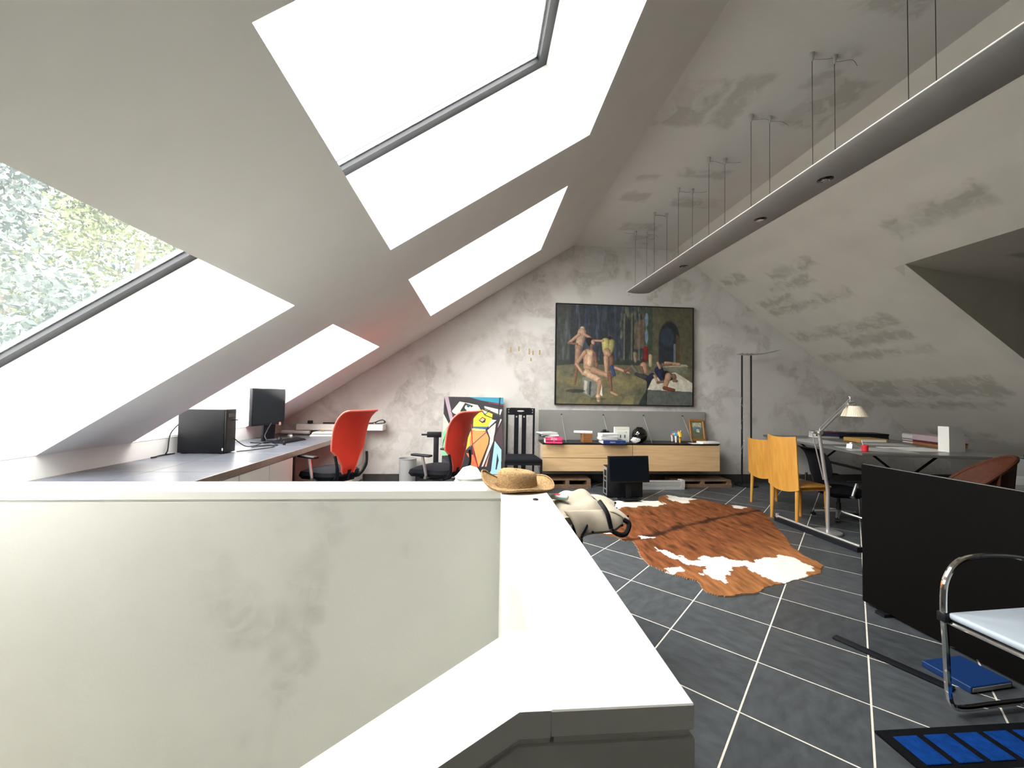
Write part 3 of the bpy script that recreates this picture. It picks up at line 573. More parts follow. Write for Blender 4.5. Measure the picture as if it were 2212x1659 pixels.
spk = thing('desk_speaker', 'slim black speaker behind the desk monitor', 'speaker', (-2.78, 5.62, .751), math.radians(60))
MB().prism([(-.05, 0), (.05, 0), (.075, .27), (-.075, .27)], 'y', -.03, .03).build('cabinet', M['black'], spk); B('grille', (-.05, -.034, .05), (.05, -.03, .24), M['black_soft'], spk)
kb = thing('keyboard', 'black keyboard on the tiled desk in front of the monitor', 'keyboard', (-2.37, 5.30, .751), math.radians(80))
MB().prism([(-.075, 0), (.075, 0), (.075, .028), (-.075, .012)], 'x', -.22, .22).build('body', M['black'], kb)
km = MB()
for r_i in range(5):
    for c_i in range(20): km.box((-.2+c_i*.021, -.055+r_i*.025, .018+.004+r_i*.0032), (.017, .02, .008))
o = km.build('keys', M['dark_metal'], kb, 0); o['kind'] = 'stuff'
def mouse(label, loc, m, m2, rz=0):
    t = thing('computer_mouse', label, 'mouse', loc, rz)
    v = []; f = []; nu, nv = 14, 8
    mb_ = MB()
    for i in range(nv+1):
        ph = (PI/2)*i/nv
        for j in range(nu):
            a = 2*PI*j/nu; v.append((.055*math.cos(a)*math.cos(ph), .032*math.sin(a)*math.cos(ph), .036*math.sin(ph)*(1-.2*math.cos(a)*math.cos(ph))))
    for i in range(nv):
        for j in range(nu): f.append((i*nu+j, i*nu+(j+1) % nu, (i+1)*nu+(j+1) % nu, (i+1)*nu+j))
    f.append(tuple(range(nu-1, -1, -1))); mb_.add(v, f).build('shell', m, t); B('scroll_wheel', (.02, -.004, .022), (.04, .004, .036), m2, t, .002, 1); return t
mouse('black mouse with orange wheel on the tiled desk', (-2.60, 5.52, .751), M['black'], M['orange'], 2.0)
mouse('silver mouse on the tiled desk behind the black one', (-2.66, 5.95, .751), M['silver'], M['black'], 2.6)
cb = MB(); cb.tube(bez([(-2.47, 4.30, .9), (-2.44, 4.5, .79), (-2.46, 4.9, .80), (-2.52, 5.0, .86), (-2.5, 5.1, 1.0)], 10), .005, 6)
single(cb, 'monitor_cable', M['black'], 'black cable running from the tower computer to the monitor', 'cable')
cb = MB(); cb.tube(bez([(-2.47, 4.36, .757), (-2.36, 4.55, .757), (-2.3, 4.75, .757), (-2.4, 4.9, .757), (-2.52, 4.82, .758), (-2.48, 4.66, .764), (-2.36, 4.72, .77), (-2.33, 4.9, .757), (-2.42, 5.02, .757)], 10), .005, 6)
single(cb, 'loose_cable', M['black'], 'black cable looped on the tiled desk beside the tower computer', 'cable')
cb = MB(); cb.tube(bez([(-2.97, 4.2, .757), (-3.0, 4.15, .76), (-2.97, 4.13, .80), (-3.0, 4.2, .95), (-2.985, 4.3, 1.05)], 8), .006, 6).tube(bez([(-2.97, 4.22, .757), (-2.99, 4.08, .757), (-2.97, 3.98, .757)], 6), .006, 6).box((-2.965, 3.96, .757), (.018, .05, .01))
single(cb, 'usb_cable', M['black'], 'black usb cables lying behind the tower computer', 'cable')
single(MB().lathe([(.014, 0), (.016, .004), (.016, .035), (.01, .045)], n=12), 'bottle_cap', M['black'], 'tiny black stopper in front of the keyboard', 'stopper', (-2.29, 4.98, .751))
# papers at the far end
st = thing('paper_stack', 'stack of white papers and drawings at the far end of the desk', 'papers', (-2.24, 6.12, .751), .05)
for i in range(5): B('sheet_bundle', (-.17+.01*i, -.14+.006*(i % 3), .012*i), (.2-.012*(i % 2), .13, .012*i+.0105), M['paper'] if i != 2 else M['paper_g'], st)
rl = MB(); rl.tube([(0, -.2, .03), (0, .22, .03)], .028, 14)
single(rl, 'paper_roll', M['paper'], 'white paper roll beside the paper stack on the desk', 'paper roll', (-2.70, 6.24, .751), PI/2-.1)
single(MB().lathe([(.0, 0), (.02, .0), (.022, .01), (.012, .02), (0, .022)], n=12), 'yellow_knob', mat('yellow', (.6, .45, .08), .5), 'small yellow lid on the stack of desk papers', 'lid', (-2.28, 6.12, .812))

# ------------------------------------------------------------------ swivel chairs
def swivel_chair(label, loc, heading, back, rim, group=None, seatmat=M['black_soft']):
    t = thing('swivel_chair', label, 'chair', loc, heading, group)      # local +x is forward
    # seat: thick rounded cushion with waterfall front
    v = []; f = []; n, mm = 28, 6
    prof = [(.0, .405), (.6, .400), (.90, .415), (1.0, .458), (.95, .50), (.7, .522), (.0, .53)]
    for (k_, z) in prof:
        for j in range(n):
            a = 2*PI*j/n; ca, sa = math.cos(a), math.sin(a); e = .62
            x = .305*math.copysign(abs(ca)**e, ca)*k_; y = .262*math.copysign(abs(sa)**e, sa)*k_
            v.append((x+.05, y, z-(.04*max(0, x/.305)**2 if x > 0 else 0)))
    for i in range(len(prof)-1):
        for j in range(n): f.append((i*n+j, i*n+(j+1) % n, (i+1)*n+(j+1) % n, (i+1)*n+j))
    MB().add(v, f).build('seat', seatmat, t)
    B('seat_pan', (-.17, -.17, .37), (.17, .17, .406), M['black'], t, .015)
    # backrest shell: narrow waist, flared sides, rolled top
    profile = bez([(-.235, .47), (-.262, .56), (-.285, .68), (-.31, .82), (-.345, .97), (-.395, 1.09), (-.475, 1.165), (-.53, 1.185)], 4) if False else bez([(-.235, 0, .47), (-.258, 0, .56), (-.268, 0, .68), (-.285, 0, .82), (-.315, 0, .97), (-.365, 0, 1.09), (-.44, 0, 1.165), (-.49, 0, 1.185)], 4)
    nz = len(profile); wl = []
    for i in range(nz):
        q = i/(nz-1); wl.append(np.interp(q, [0, .06, .16, .28, .36, .6, .85, 1], [.075, .085, .105, .155, .225, .235, .22, .20]))
    v = []; f = []; nu = 13
    for sgn in (0, 1):
        for i, pt in enumerate(profile):
            for j in range(nu):
                u = -1+2*j/(nu-1); dx = .055*u*u*(wl[i]/.23)**2
                v.append((pt.x+dx-sgn*.012, wl[i]*u, pt.z))
    o0 = nz*nu
    for i in range(nz-1):
        for j in range(nu-1):
            a = i*nu+j; f.append((a, a+1, a+nu+1, a+nu)); f.append((o0+a, o0+a+nu, o0+a+nu+1, o0+a+1))
    for i in range(nz-1):
        for j in (0, nu-1): a = i*nu+j; f.append((a, a+nu, o0+a+nu, o0+a))
    for i in (0, nz-1):
        for j in range(nu-1): a = i*nu+j; f.append((a, a+1, o0+a+1, o0+a))
    bk = MB().add(v, f).build('backrest', back, t)
    loop = [Vector(v[i*nu]) for i in range(nz)]+[Vector(v[(nz-1)*nu+j]) for j in range(1, nu-1)]+[Vector(v[i*nu+nu-1]) for i in range(nz-1, -1, -1)]
    MB().tube([p_+Vector((-.006, 0, 0)) for p_ in loop], .011, 7).build('back_rim', rim, bk)
    for s_ in (-1, 1):
        MB().tube(bez([(-.10, s_*.14, .41), (-.24, s_*.16, .44), (-.30, s_*.205, .56), (-.285, s_*.225, .70)], 6), [.024]*7+[.02]*6+[.016]*6, 8).build('back_bracket', M['black'], t)
    MB().tube([(-.1, 0, .40), (-.22, 0, .42), (-.262, 0, .52)], .022, 8).build('back_spine', M['black'], t)
    for s_ in (-1, 1):
        a_ = MB().tube([(.0, s_*.2, .42), (.0, s_*.285, .42), (-.02, s_*.29, .45), (.035, s_*.29, .665)], .017, 8).build('arm_post', M['alu'] if s_ else M['alu'], t)
        MB().box((.05, s_*.29, .674), (.27, .075, .026), None, .013, 3).build('arm_pad', M['black'], t)
    MB().lathe([(.028, .10), (.028, .26), (.02, .26), (.02, .375)], n=14).build('gas_column', M['dark_metal'], t)
    for k_ in range(5):
        a = 2*PI*k_/5+.3; e = MB(); e.tube([(.02*math.cos(a), .02*math.sin(a), .115), (.28*math.cos(a), .28*math.sin(a), .075)], [.028, .018], 8)
        arm = e.build('base_spoke', M['silver'], t)
        Mx = Matrix.Translation((.29*math.cos(a), .29*math.sin(a), .03)) @ Matrix.Rotation(a, 4, 'Z') @ Matrix.Rotation(PI/2, 4, 'X')
        MB().lathe([(.03, -.022), (.03, .022)], n=14, M=Mx).tube([(.29*math.cos(a), .29*math.sin(a), .05), (.285*math.cos(a), .285*math.sin(a), .085)], .009, 6).build('castor', M['black'], arm)
    MB().lathe([(.03, .085), (.045, .10), (.045, .13), (.03, .14)], n=14).build('base_hub', M['silver'], t)
    return t
swivel_chair('red mesh swivel chair drawn up to the tiled desk', (-1.66, 4.80, 0), math.radians(150), M['red'], M['red_rim'])
swivel_chair('red mesh swivel chair in front of the abstract canvas', (-.46, 4.95, 0), math.radians(150), M['red'], M['red_rim'])
# dark stand behind the second chair
sd = thing('monitor_stand', 'black bracket stand behind the red swivel chair', 'stand', (-.60, 5.86, 0))
B('post', (-.035, -.03, .02), (.035, .03, .80), M['black'], sd, .004); B('head', (-.13, -.04, .765), (.07, .04, .84), M['black'], sd, .006)
MB().tube([(-.13, 0, .80), (-.21, 0, .80)], .013, 8).build('bolt', M['dark_metal'], sd); MB().box((0, 0, .011), (.34, .26, .022), None, .008).build('foot', M['black'], sd)
bn = thing('waste_bin', 'grey round waste bin against the end wall', 'bin', (-1.06, 6.24, 0))
MB().lathe([(.105, 0), (.115, .004), (.131, .40), (.134, .40), (.134, .405), (.126, .405), (.11, .02), (0, .02)], n=32).build('bucket', M['bin'], bn); MB().tube([(.133*math.cos(2*PI*i/32), .133*math.sin(2*PI*i/32), .402) for i in range(32)], .005, 6, closed=True).build('rim', M['bin'], bn)
# ------------------------------------------------------------------ black slatted chair
ch = thing('slatted_chair', 'tall black slat-back chair beside the wooden sideboard', 'chair', (.645, 5.90, 0))
yb = .26
def bar(nm, x0, x1, y0, y1, z0, z1, m=M['black_lacquer'], r=.003): return B(nm, (x0, y0, z0), (x1, y1, z1), m, ch, r, 1)
bar('back_leg', -.222, -.192, yb, yb+.03, 0, 1.19); bar('back_leg', .192, .222, yb, yb+.03, 0, 1.19)
# top rail with grip hole: four pieces around an oval
rail = MB(); nn = 20; zc_, zt = 1.145, .05
ov = [(.055*math.cos(2*PI*i/nn), zc_+.013*math.sin(2*PI*i/nn)) for i in range(nn)]; outer = []
for i in range(nn):
    a = 2*PI*i/nn; cx_, sz_ = math.cos(a), math.sin(a); k_ = min(.192/max(abs(cx_), 1e-6), .05/max(abs(sz_), 1e-6)); outer.append((k_*cx_, zc_+k_*sz_))
for i in range(nn):
    j = (i+1) % nn; rail.prism([ov[i], ov[j], outer[j], outer[i]], 'y', yb+.003, yb+.027)
rail.build('top_rail', M['black_lacquer'], ch, 0)
bar('top_cap', -.192, .192, yb+.002, yb+.028, 1.172, 1.19); bar('rail_lower', -.192, .192, yb+.002, yb+.028, 1.085, 1.118)
for xs_ in (-.062, .055):
    sl = MB(); w_ = .034
    for (x0, x1, z0, z1) in ((-w_, w_, .08, 1.045), (-w_, -.011, 1.045, 1.069), (.011, w_, 1.045, 1.069), (-w_, w_, 1.069, 1.09)): sl.b2((xs_+x0, yb+.006, z0), (xs_+x1, yb+.024, z1))
    sl.build('slat', M['black_lacquer'], ch, 0)
bar('bottom_rail', -.192, .192, yb+.004, yb+.026, .06, .09)
MB().prism([(-.268, -.25), (.268, -.25), (.222, yb), (-.222, yb)], 'z', .40, .445).build('seat_frame', M['black_lacquer'], ch, 0)
cu = []; 
mbs = MB(); n_ = 4
for (k_, z) in ((1.0, .445), (1.015, .462), (1.0, .482), (.9, .495), (.5, .50), (0.02, .50)):
    for (x, y) in ((-.262, -.26), (.262, -.26), (.22, yb-.02), (-.22, yb-.02)): cu.append((x*k_, y*k_, z))
fc = []
for i in range(5):
    for j in range(4): fc.append((i*4+j, i*4+(j+1) % 4, (i+1)*4+(j+1) % 4, (i+1)*4+j))
mbs.add(cu, fc).build('seat', M['black_soft'], ch, 50)
bar('front_leg', -.268, -.236, -.25, -.218, 0, .40); bar('front_leg', .236, .268, -.25, -.218, 0, .40)
for s_ in (-1, 1): bar('side_stretcher', min(s_*.215, s_*.24), max(s_*.215, s_*.24), -.22, yb, .16, .185)

# ------------------------------------------------------------------ sideboard hung on the end wall
SX0, SX1, SYF, SZ0, SZ1 = .965, 3.76, 6.0, .255, .652
sbd = thing('sideboard', 'light oak wall-hung sideboard with dark top and grey back panel', 'sideboard', (2.3625, 6.22, 0))
hx = (SX1-SX0)/2
B('body', (-hx, -.198, SZ0+.002), (hx, .225, SZ1-.002), M['oak_side'], sbd); B('shadow_gap', (-hx+.003, -.1995, SZ0+.004), (hx-.003, -.198, SZ1-.004), M['black'], sbd)  # black sheet behind the fronts stands in for shade in the gaps
B('drawer', (-hx+.002, -.22, .458), (-.004, -.2005, SZ1), M['oak'], sbd, .001, 1); B('drawer', (-hx+.002, -.22, SZ0), (-.004, -.2005, .45), M['oak'], sbd, .001, 1); B('flap_door', (.004, -.22, SZ0), (hx, -.2005, SZ1), M['oak'], sbd, .001, 1)
B('top_recess', (-hx+.01, -.205, SZ1-.002), (hx-.012, .225, SZ1+.012), M['black'], sbd); B('top_panel', (-hx, -.222, SZ1+.012), (hx, .225, SZ1+.026), M['black_lacquer'], sbd, .002, 1)
B('back_panel', (-hx, .19, SZ1+.026), (hx, .225, 1.162), M['grey_panel'], sbd, .002, 1)
ZT = SZ1+.0265
for i, x in enumerate((-1.03, -.34, .335, 1.0)):
    MB().tube([(x, .185, 1.09), (x+.02, -.10, ZT+.002)], .003, 6).build('stay_rod', M['bin'], sbd); MB().lathe([(.011, 0), (.011, .01), (0, .012)], n=12, M=Matrix.Translation((x, .19, 1.09)) @ Matrix.Rotation(PI/2, 4, 'X')).build('rod_anchor', M['dark_metal'], sbd)
def text(parent, s, size, loc, m, rot=(PI/2, 0, 0), nm='lettering'):
    c = bpy.data.curves.new(nm, 'FONT'); c.body = s; c.size = size; c.align_x = 'CENTER'; c.align_y = 'CENTER'; c.extrude = .0004
    tmp = bpy.data.objects.new(nm, c); COL.objects.link(tmp); me = bpy.data.meshes.new_from_object(tmp.evaluated_get(bpy.context.evaluated_depsgraph_get())); bpy.data.objects.remove(tmp)
    me.materials.clear(); o = ob(nm, me, m, parent); o.location = loc; o.rotation_euler = rot; return o
pk = thing('pink_book', 'thick pink book overhanging the sideboard corner', 'book', (1.13, 6.0, ZT), -.08)
B('cover', (-.125, -.085, 0), (.125, .14, .088), M['pink'], pk, .003, 1); B('page_block', (-.135, -.07, .008), (-.1245, .13, .08), M['paper'], pk); B('title_band', (-.12, -.0865, .03), (.12, -.0848, .045), M['dark_text'], pk)
text(pk, 'BVAS', .04, (0, -.0868, .066), M['white_text']); text(pk, 'BVAS', .012, (0, -.0875, .0375), M['white_text'])
for q, (m, t, r, x, z, lb) in enumerate(((M['dark_text'], .018, .25, 1.09, .0885, 'dark green folder directly on the pink book'), (M['paper'], .016, -.1, 1.08, .107, 'white magazine on the dark green folder'), (M['teal'], .014, .32, 1.05, .1235, 'thin teal magazine lying askew on the magazine pile'), (M['paper_g'], .02, .28, 1.04, .138, 'grey magazine topmost of the pile on the pink book'))):
    o = thing('magazine', lb, 'magazine', (x, 6.03, ZT+z), r); o.rotation_euler = (0, (.10 if q > 1 else 0), r) if False else (0, 0, r)
    B('cover', (-.13, -.09, 0), (.13, .13, t), m, o, .002, 1); B('page_block', (-.127, -.0912, .003), (.127, -.0885, t-.003), M['paper'], o)
wb = thing('wooden_box', 'small brown wooden box on the sideboard', 'box', (1.67, 6.12, ZT), .1)
B('block', (-.075, -.06, 0), (.075, .06, .12), M['brown_wood'], wb, .003, 1); B('lid', (-.078, -.063, .1205), (.078, .063, .132), M['brown_wood'], wb, .002, 1)
rl = MB(); v0 = rl.tube([(-.14, 0, .024), (.14, 0, .024)], .023, 14)
pr = thing('paper_roll', 'white paper roll lying on the wooden box', 'paper roll', (1.61, 6.1, ZT+.1325), -.15); rl.build('roll', M['paper'], pr); MB().lathe([(.013, 0), (.013, .002)], n=12, M=Matrix.Translation((.1405, 0, .024)) @ Matrix.Rotation(PI/2, 4, 'Y')).build('core_hole', M['dark_text'], pr)
bb = thing('navy_book', 'flat navy blue book overhanging the sideboard front', 'book', (2.04, 5.98, ZT), -.04)
B('cover', (-.17, -.10, 0), (.17, .15, .055), M['navy'], bb, .003, 1); B('page_block', (-.178, -.09, .006), (-.169, .14, .049), M['paper'], bb); text(bb, 'DESIGN', .024, (-.03, -.1015, .028), M['white_text']); text(bb, '2 - 1', .02, (.11, -.1015, .028), M['paper_g'])
for q in range(3):
    o = thing('white_booklet', ('white booklet lying on the navy book', 'white booklet in the middle of the pile on the navy book', 'white booklet topmost of the pile on the navy book')[q], 'booklet', (1.97+.005*q, 6.02, ZT+.0555+.032*q), (.05, -.03, .08)[q])
    B('cover', (-.13, -.09, 0), (.13, .10, .031), M['paper'], o, .002, 1); B('page_block', (-.128, -.0915, .005), (.128, -.0895, .026), M['paper_g'], o)
def vase(label, loc, r):
    t = thing('ball_vase', label, 'vase', loc)
    prof = [(r*.35, 0)]+[(r*math.sin(PI*.12+a*(PI*.80)/18), r*.93-r*math.cos(PI*.12+a*(PI*.80)/18)) for a in range(19)]
    prof += [(r*.40, r*1.80), (r*.42, r*1.87), (r*.34, r*1.87), (r*.30, r*1.78)]
    MB().lathe(prof, n=36).build('body', M['glass_vase'], t)
    MB().tube([(r*.38*math.cos(2*PI*i/28), r*.38*math.sin(2*PI*i/28), r*1.88) for i in range(28)], r*.05, 6, closed=True).build('lip', M['glass_vase'], t); return t
vase('small black ball vase behind the white booklets', (2.02, 6.285, ZT), .095); vase('large black ball vase on the sideboard', (2.545, 6.19, ZT), .122)
bx_ = thing('white_carton', 'square white carton standing on the sideboard', 'carton', (2.255, 6.20, ZT), -.03)
B('body', (-.118, -.03, 0), (.118, .03, .235), M['paper'], bx_, .004, 1); B('top_flap', (-.116, -.032, .195), (.116, -.03, .233), mat('ivory', (.74, .73, .62), .6), bx_)
B('picture', (-.07, -.0318, .035), (.085, -.0302, .17), mat('pale_print', (.70, .74, .68), .6), bx_)
for x in (-.025, .045): B('printed_figure', (x-.008, -.0326, .065), (x+.008, -.0319, .115), M['dark_text'], bx_)
B('printed_box', (.05, -.0326, .145), (.08, -.0319, .165), M['paper_g'], bx_); B('mint_band', (-.085, -.0322, .005), (.095, -.0302, .032), mat('mint', (.45, .70, .62), .6), bx_)
# crumpled tissue
def crumple(r, n, seed, sq=(1, 1, 1)):
    bm = bmesh.new(); bmesh.ops.create_icosphere(bm, subdivisions=n, radius=r); rg = random.Random(seed)
    for vtx in bm.verts: vtx.co = Vector((vtx.co.x*sq[0], vtx.co.y*sq[1], vtx.co.z*sq[2]))*rg.uniform(.72, 1.1)
    zmin = min(vt.co.z for vt in bm.verts)
    m_ = MB(); bm.verts.index_update(); m_.add([vt.co-Vector((0, 0, zmin)) for vt in bm.verts], [[q.index for q in fq.verts] for fq in bm.faces]); bm.free(); return m_
single(crumple(.07, 2, 3, (1.1, .7, .7)), 'crumpled_tissue', M['paper'], 'crumpled white tissue in front of the large ball vase', 'tissue', (2.43, 6.06, ZT), 0, None, 0)
# painted cow figurine
cw = thing('cow_figurine', 'small cow figurine painted in blue, yellow and red', 'figurine', (3.11, 6.12, ZT), math.radians(-97)); cw.scale = (1.05, 1.15, 1.05)
paints = [mat('fig_'+n_, c, .3) for n_, c in (('white', (.75, .72, .68)), ('blue', (.05, .25, .50)), ('yellow', (.75, .40, .02)), ('red', (.6, .08, .08)), ('black', (.02, .02, .02)))]
bodyp = [(-.105, .105), (-.09, .15), (-.03, .165), (.05, .16), (.095, .155), (.11, .12), (.08, .095), (-.06, .09)]
v = []; f = []
ring = 10; secs = [(-.11, .125, .02, .03), (-.09, .128, .036, .04), (-.04, .128, .042, .044), (.03, .126, .044, .045), (.08, .13, .038, .042), (.11, .14, .022, .03)]
for (x, z, ry, rz_) in secs:
    for j in range(ring): a = 2*PI*j/ring; v.append((x, ry*math.cos(a), z+rz_*math.sin(a)))
for i in range(len(secs)-1):
    for j in range(ring): f.append((i*ring+j, i*ring+(j+1) % ring, (i+1)*ring+(j+1) % ring, (i+1)*ring+j))
f += [tuple(range(ring-1, -1, -1)), tuple(5*ring+j for j in range(ring))]
MB().add(v, f).build('body', paints[1], cw)
for (x, y, m) in ((-.085, .025, 3), (-.085, -.025, 0), (.075, .026, 2), (.075, -.026, 0)):
    lg = MB().tube([(x, y, .11), (x, y, .06), (x+.004, y, .016)], [.019, .012, .011], 8).build('leg', paints[m], cw); MB().tube([(x+.004, y, .016), (x+.006, y, 0)], [.012, .015], 8).build('hoof', paints[4], lg)
hd = MB().tube([(.10, 0, .14), (.135, 0, .155), (.17, 0, .12), (.18, 0, .10)], [.02, .03, .022, .019], 10).build('head', paints[2], cw)
for s_ in (-1, 1): MB().tube([(.125, s_*.02, .17), (.12, s_*.045, .172)], [.01, .004], 6).build('ear', paints[3], hd); MB().tube([(.135, s_*.012, .178), (.138, s_*.02, .20)], [.006, .002], 6).build('horn', paints[0], hd)
MB().tube([(-.11, 0, .14), (-.125, 0, .12), (-.122, 0, .07)], [.006, .005, .008], 6).build('tail', paints[3], cw)
for (x, y, z, m, r_) in ((.0, -.043, .13, 2, .02), (-.05, -.04, .12, 3, .018), (.05, -.04, .14, 0, .016)): MB().lathe([(r_, 0), (r_*.7, .004), (0, .005)], n=12, M=Matrix.Translation((x, y, z)) @ Matrix.Rotation(PI/2, 4, 'X')).build('painted_spot', paints[m], cw)
# little framed landscape leaning against the back panel
p = Paint(60, 90, (96, 104, 84)); p.poly([(0, 0), (1, 0), (1, .35), (0, .4)], (176, 178, 150)); p.poly([(0, .35), (.5, .28), (1, .4), (1, .6), (0, .6)], (92, 116, 130)); p.poly([(.4, .5), (.7, .5), (.72, .75), (.38, .75)], (188, 196, 178)); p.a *= (1+p.noise(9, 12, .2, 5))[..., None]
fp = thing('framed_landscape', 'small landscape in a brown frame leaning on the grey panel', 'picture', (3.58, 6.30, ZT)); fp.rotation_euler = (math.radians(-14), 0, -.06)
ob('picture', p.mesh('picture', .15, .21), M['paintwork'], fp).location = (0, -.012, .10)
B('mount', (-.10, -.010, .04), (.10, .006, .35), mat('mount_board', (.16, .13, .06), .7), fp)
for a, b in (((-.125, -.02, 0), (.125, .012, .045)), ((-.125, -.02, .335), (.125, .012, .37)), ((-.125, -.02, .045), (-.095, .012, .335)), ((.095, -.02, .045), (.125, .012, .335))): B('frame_strip', a, b, M['gold'], fp, .004, 1)
pd = thing('note_pad', 'white note pad with loose sheets at the sideboard end', 'note pad', (3.55, 6.06, ZT), .03); B('loose_sheet', (-.24, -.08, 0), (.15, .08, .003), M['paper'], pd); B('pad', (-.09, -.09, .0035), (.20, .09, .032), M['paper'], pd, .006, 2)

# ------------------------------------------------------------------ floor-standing computer, pallet, boards
mf = monitor('black monitor standing on the floor in front of the sideboard', (2.03, 5.23, .021), math.radians(5), .575, .35, .225)
mf.rotation_euler = (math.radians(-7), 0, math.radians(5)); 
tw = thing('tower_computer', 'black tower computer on the floor behind the floor monitor', 'computer', (2.03, 5.51, .001), 0)
B('case', (-.25, -.09, .008), (.25, .09, .425), M['black'], tw, .006); B('rear_plate', (-.256, -.075, .03), (-.2505, .075, .41), M['silver'], tw)
for z, h_ in ((.05, .05), (.12, .09), (.23, .04), (.29, .08)): B('rear_port', (-.259, -.055, z), (-.2562, .03, z+h_), M['black'], tw)
B('foot', (-.2, -.07, 0), (-.16, .07, .009), M['black'], tw); B('foot', (.16, -.07, 0), (.2, .07, .009), M['black'], tw)
def pallet(label, x0, x1, y0, y1, mt, h_=.13, nsl=4):
    t = thing('wooden_pallet', label, 'pallet', ((x0+x1)/2, (y0+y1)/2, 0)); hx_, hy = (x1-x0)/2, (y1-y0)/2
    for i in range(3): B('bearer', (-hx_+i*(hx_-.03), -hy, 0.0), (-hx_+i*(hx_-.03)+.06, hy, h_-.022), mt, t)
    for i in range(nsl): w_ = 2*hy/nsl; B('deck_board', (-hx_, -hy+i*w_+.008, h_-.022), (hx_, -hy+(i+1)*w_-.008, h_), mt, t)
    B('front_board', (-hx_, -hy-.014, .0), (hx_, -hy, .05), mt, t); return t
pallet('dark wooden pallet on the floor under the oak drawers', 1.0, 1.72, 6.03, 6.38, M['pallet'])
pallet('long wooden pallet on the floor under the flap door', 3.05, 3.98, 6.05, 6.38, M['pallet'], .11, 3)
ra = thing('slatted_board', 'pale ribbed board lying on the floor behind the monitor', 'board', (2.72, 6.0, 0))
B('panel', (-.42, -.10, 0), (.42, .015, .03), M['paper_g'], ra)
for i in range(4): B('rib', (-.42, -.10, .032+i*.026), (.36, -.075, .052+i*.026), M['paper_g'], ra)
B('end_piece', (.36, -.105, .0305), (.42, .0, .14), M['paper_g'], ra); B('upright', (-.42, -.075, .0305), (.36, -.06, .135), M['pallet'], ra)

# ------------------------------------------------------------------ torchiere
tl = thing('uplighter_lamp', 'tall twin-post black uplighter lamp beside the sideboard', 'floor lamp', (4.31, 6.17, 0))
MB().lathe([(.17, 0), (.175, .008), (.16, .022), (.03, .03), (0, .032)], n=32).build('base', M['black'], tl)
for x in (-.07, .085):
    MB().tube([(x, 0, .02), (x, 0, 2.095)], .0135, 10).build('post', M['black'], tl)
hdp = [(-.13, 2.118), (.0, 2.104), (.15, 2.104), (.3, 2.125), (.45, 2.160), (.575, 2.205), (.45, 2.172), (.3, 2.140), (.15, 2.122), (0, 2.118)]
MB().prism(hdp, 'y', -.07, .07).build('reflector', M['alu'], tl, 50)
for x in (-.06, .02, .09, .2): MB().lathe([(.011, 0), (.011, .012), (0, .014)], (x, 0, 2.118), 10).build('rivet', M['dark_metal'], tl)
fl = MB()
for i in range(10):
    z = .35+i*.11; fl.tube([(-.07+.03*math.cos(i*1.7), .02*math.sin(i*2.1), z), (-.07+.03*math.cos(i*1.7+1.2), -.025, z+.06), (-.055, .02, z+.1)], .004, 5)
fl.build('film_wrap', M['plastic_clear'], tl)

# ------------------------------------------------------------------ suspended luminaire
lu = thing('linear_luminaire', 'long grey blade luminaire hanging on wires from the ceiling', 'pendant lamp', (2.475, 0, 2.98), .0128)
sec = [(-.18, .02)]+[(-.18+.36*i/14, -.02*math.sin(PI*i/14)**.7+.014) for i in range(15)]+[(.18, .02)]+[(.18-.36*i/8, .02+.012*math.sin(PI*i/8)) for i in range(1, 8)]
MB().prism(sec, 'y', .2, 5.93).build('blade', M['lum'], lu, 40)
MB().tube([(-.18, .2, .018), (-.18, 5.93, .018)], .0045, 6).build('lit_rim', M['paper'], lu); MB().tube([(.18, .2, .018), (.18, 5.93, .018)], .0045, 6).build('lit_rim', M['paper'], lu)  # white tubes paint the lit rim along the blade edges
for y in (4.62, 3.32, 2.66, 1.38):
    T = Matrix.Translation((.02, y, -.0065)) 
    dl = MB().lathe([(.047, -.004), (.05, -.002), (.05, .006), (.03, .012), (0, .012)], n=28, M=T).build('downlight', M['black_gloss'], lu)
    MB().lathe([(.028, -.006), (.026, -.008), (.012, -.002), (0, .0)], n=20, M=T).build('reflector', M['chrome'], dl)
rg = random.Random(4)
for y in (5.80, 5.165, 4.527, 3.908, 3.275, 2.635, 2.0, 1.37, .74):
    tails = []
    for x in (-.10, .075):
        MB().tube([(x, y, .025), (x, y, .87)], .0019, 6).build('wire', M['dark_metal'], lu)
        MB().lathe([(.006, 0), (.009, .01), (.017, .055), (.017, .062)], (x, y, ZC-2.98-.062), 14).build('ceiling_anchor', M['alu'], lu)
        d = rg.choice((-1, 1)); MB().tube(bez([(x, y, .855), (x+d*.05, y+.01, .865), (x+d*.12, y+rg.uniform(-.02, .02), .86), (x+d*.18, y, rg.uniform(.82, .885))], 5), .0012, 5).build('wire_tail', M['dark_metal'], lu)
MB().tube([(-.155, 5.9, .0), (-.155, 5.9, -.03)], .0012, 5).lathe([(.0, -.042), (.007, -.036), (.0, -.03)], (-.155, 5.9, 0), 10).build('pull_bead', M['dark_metal'], lu)

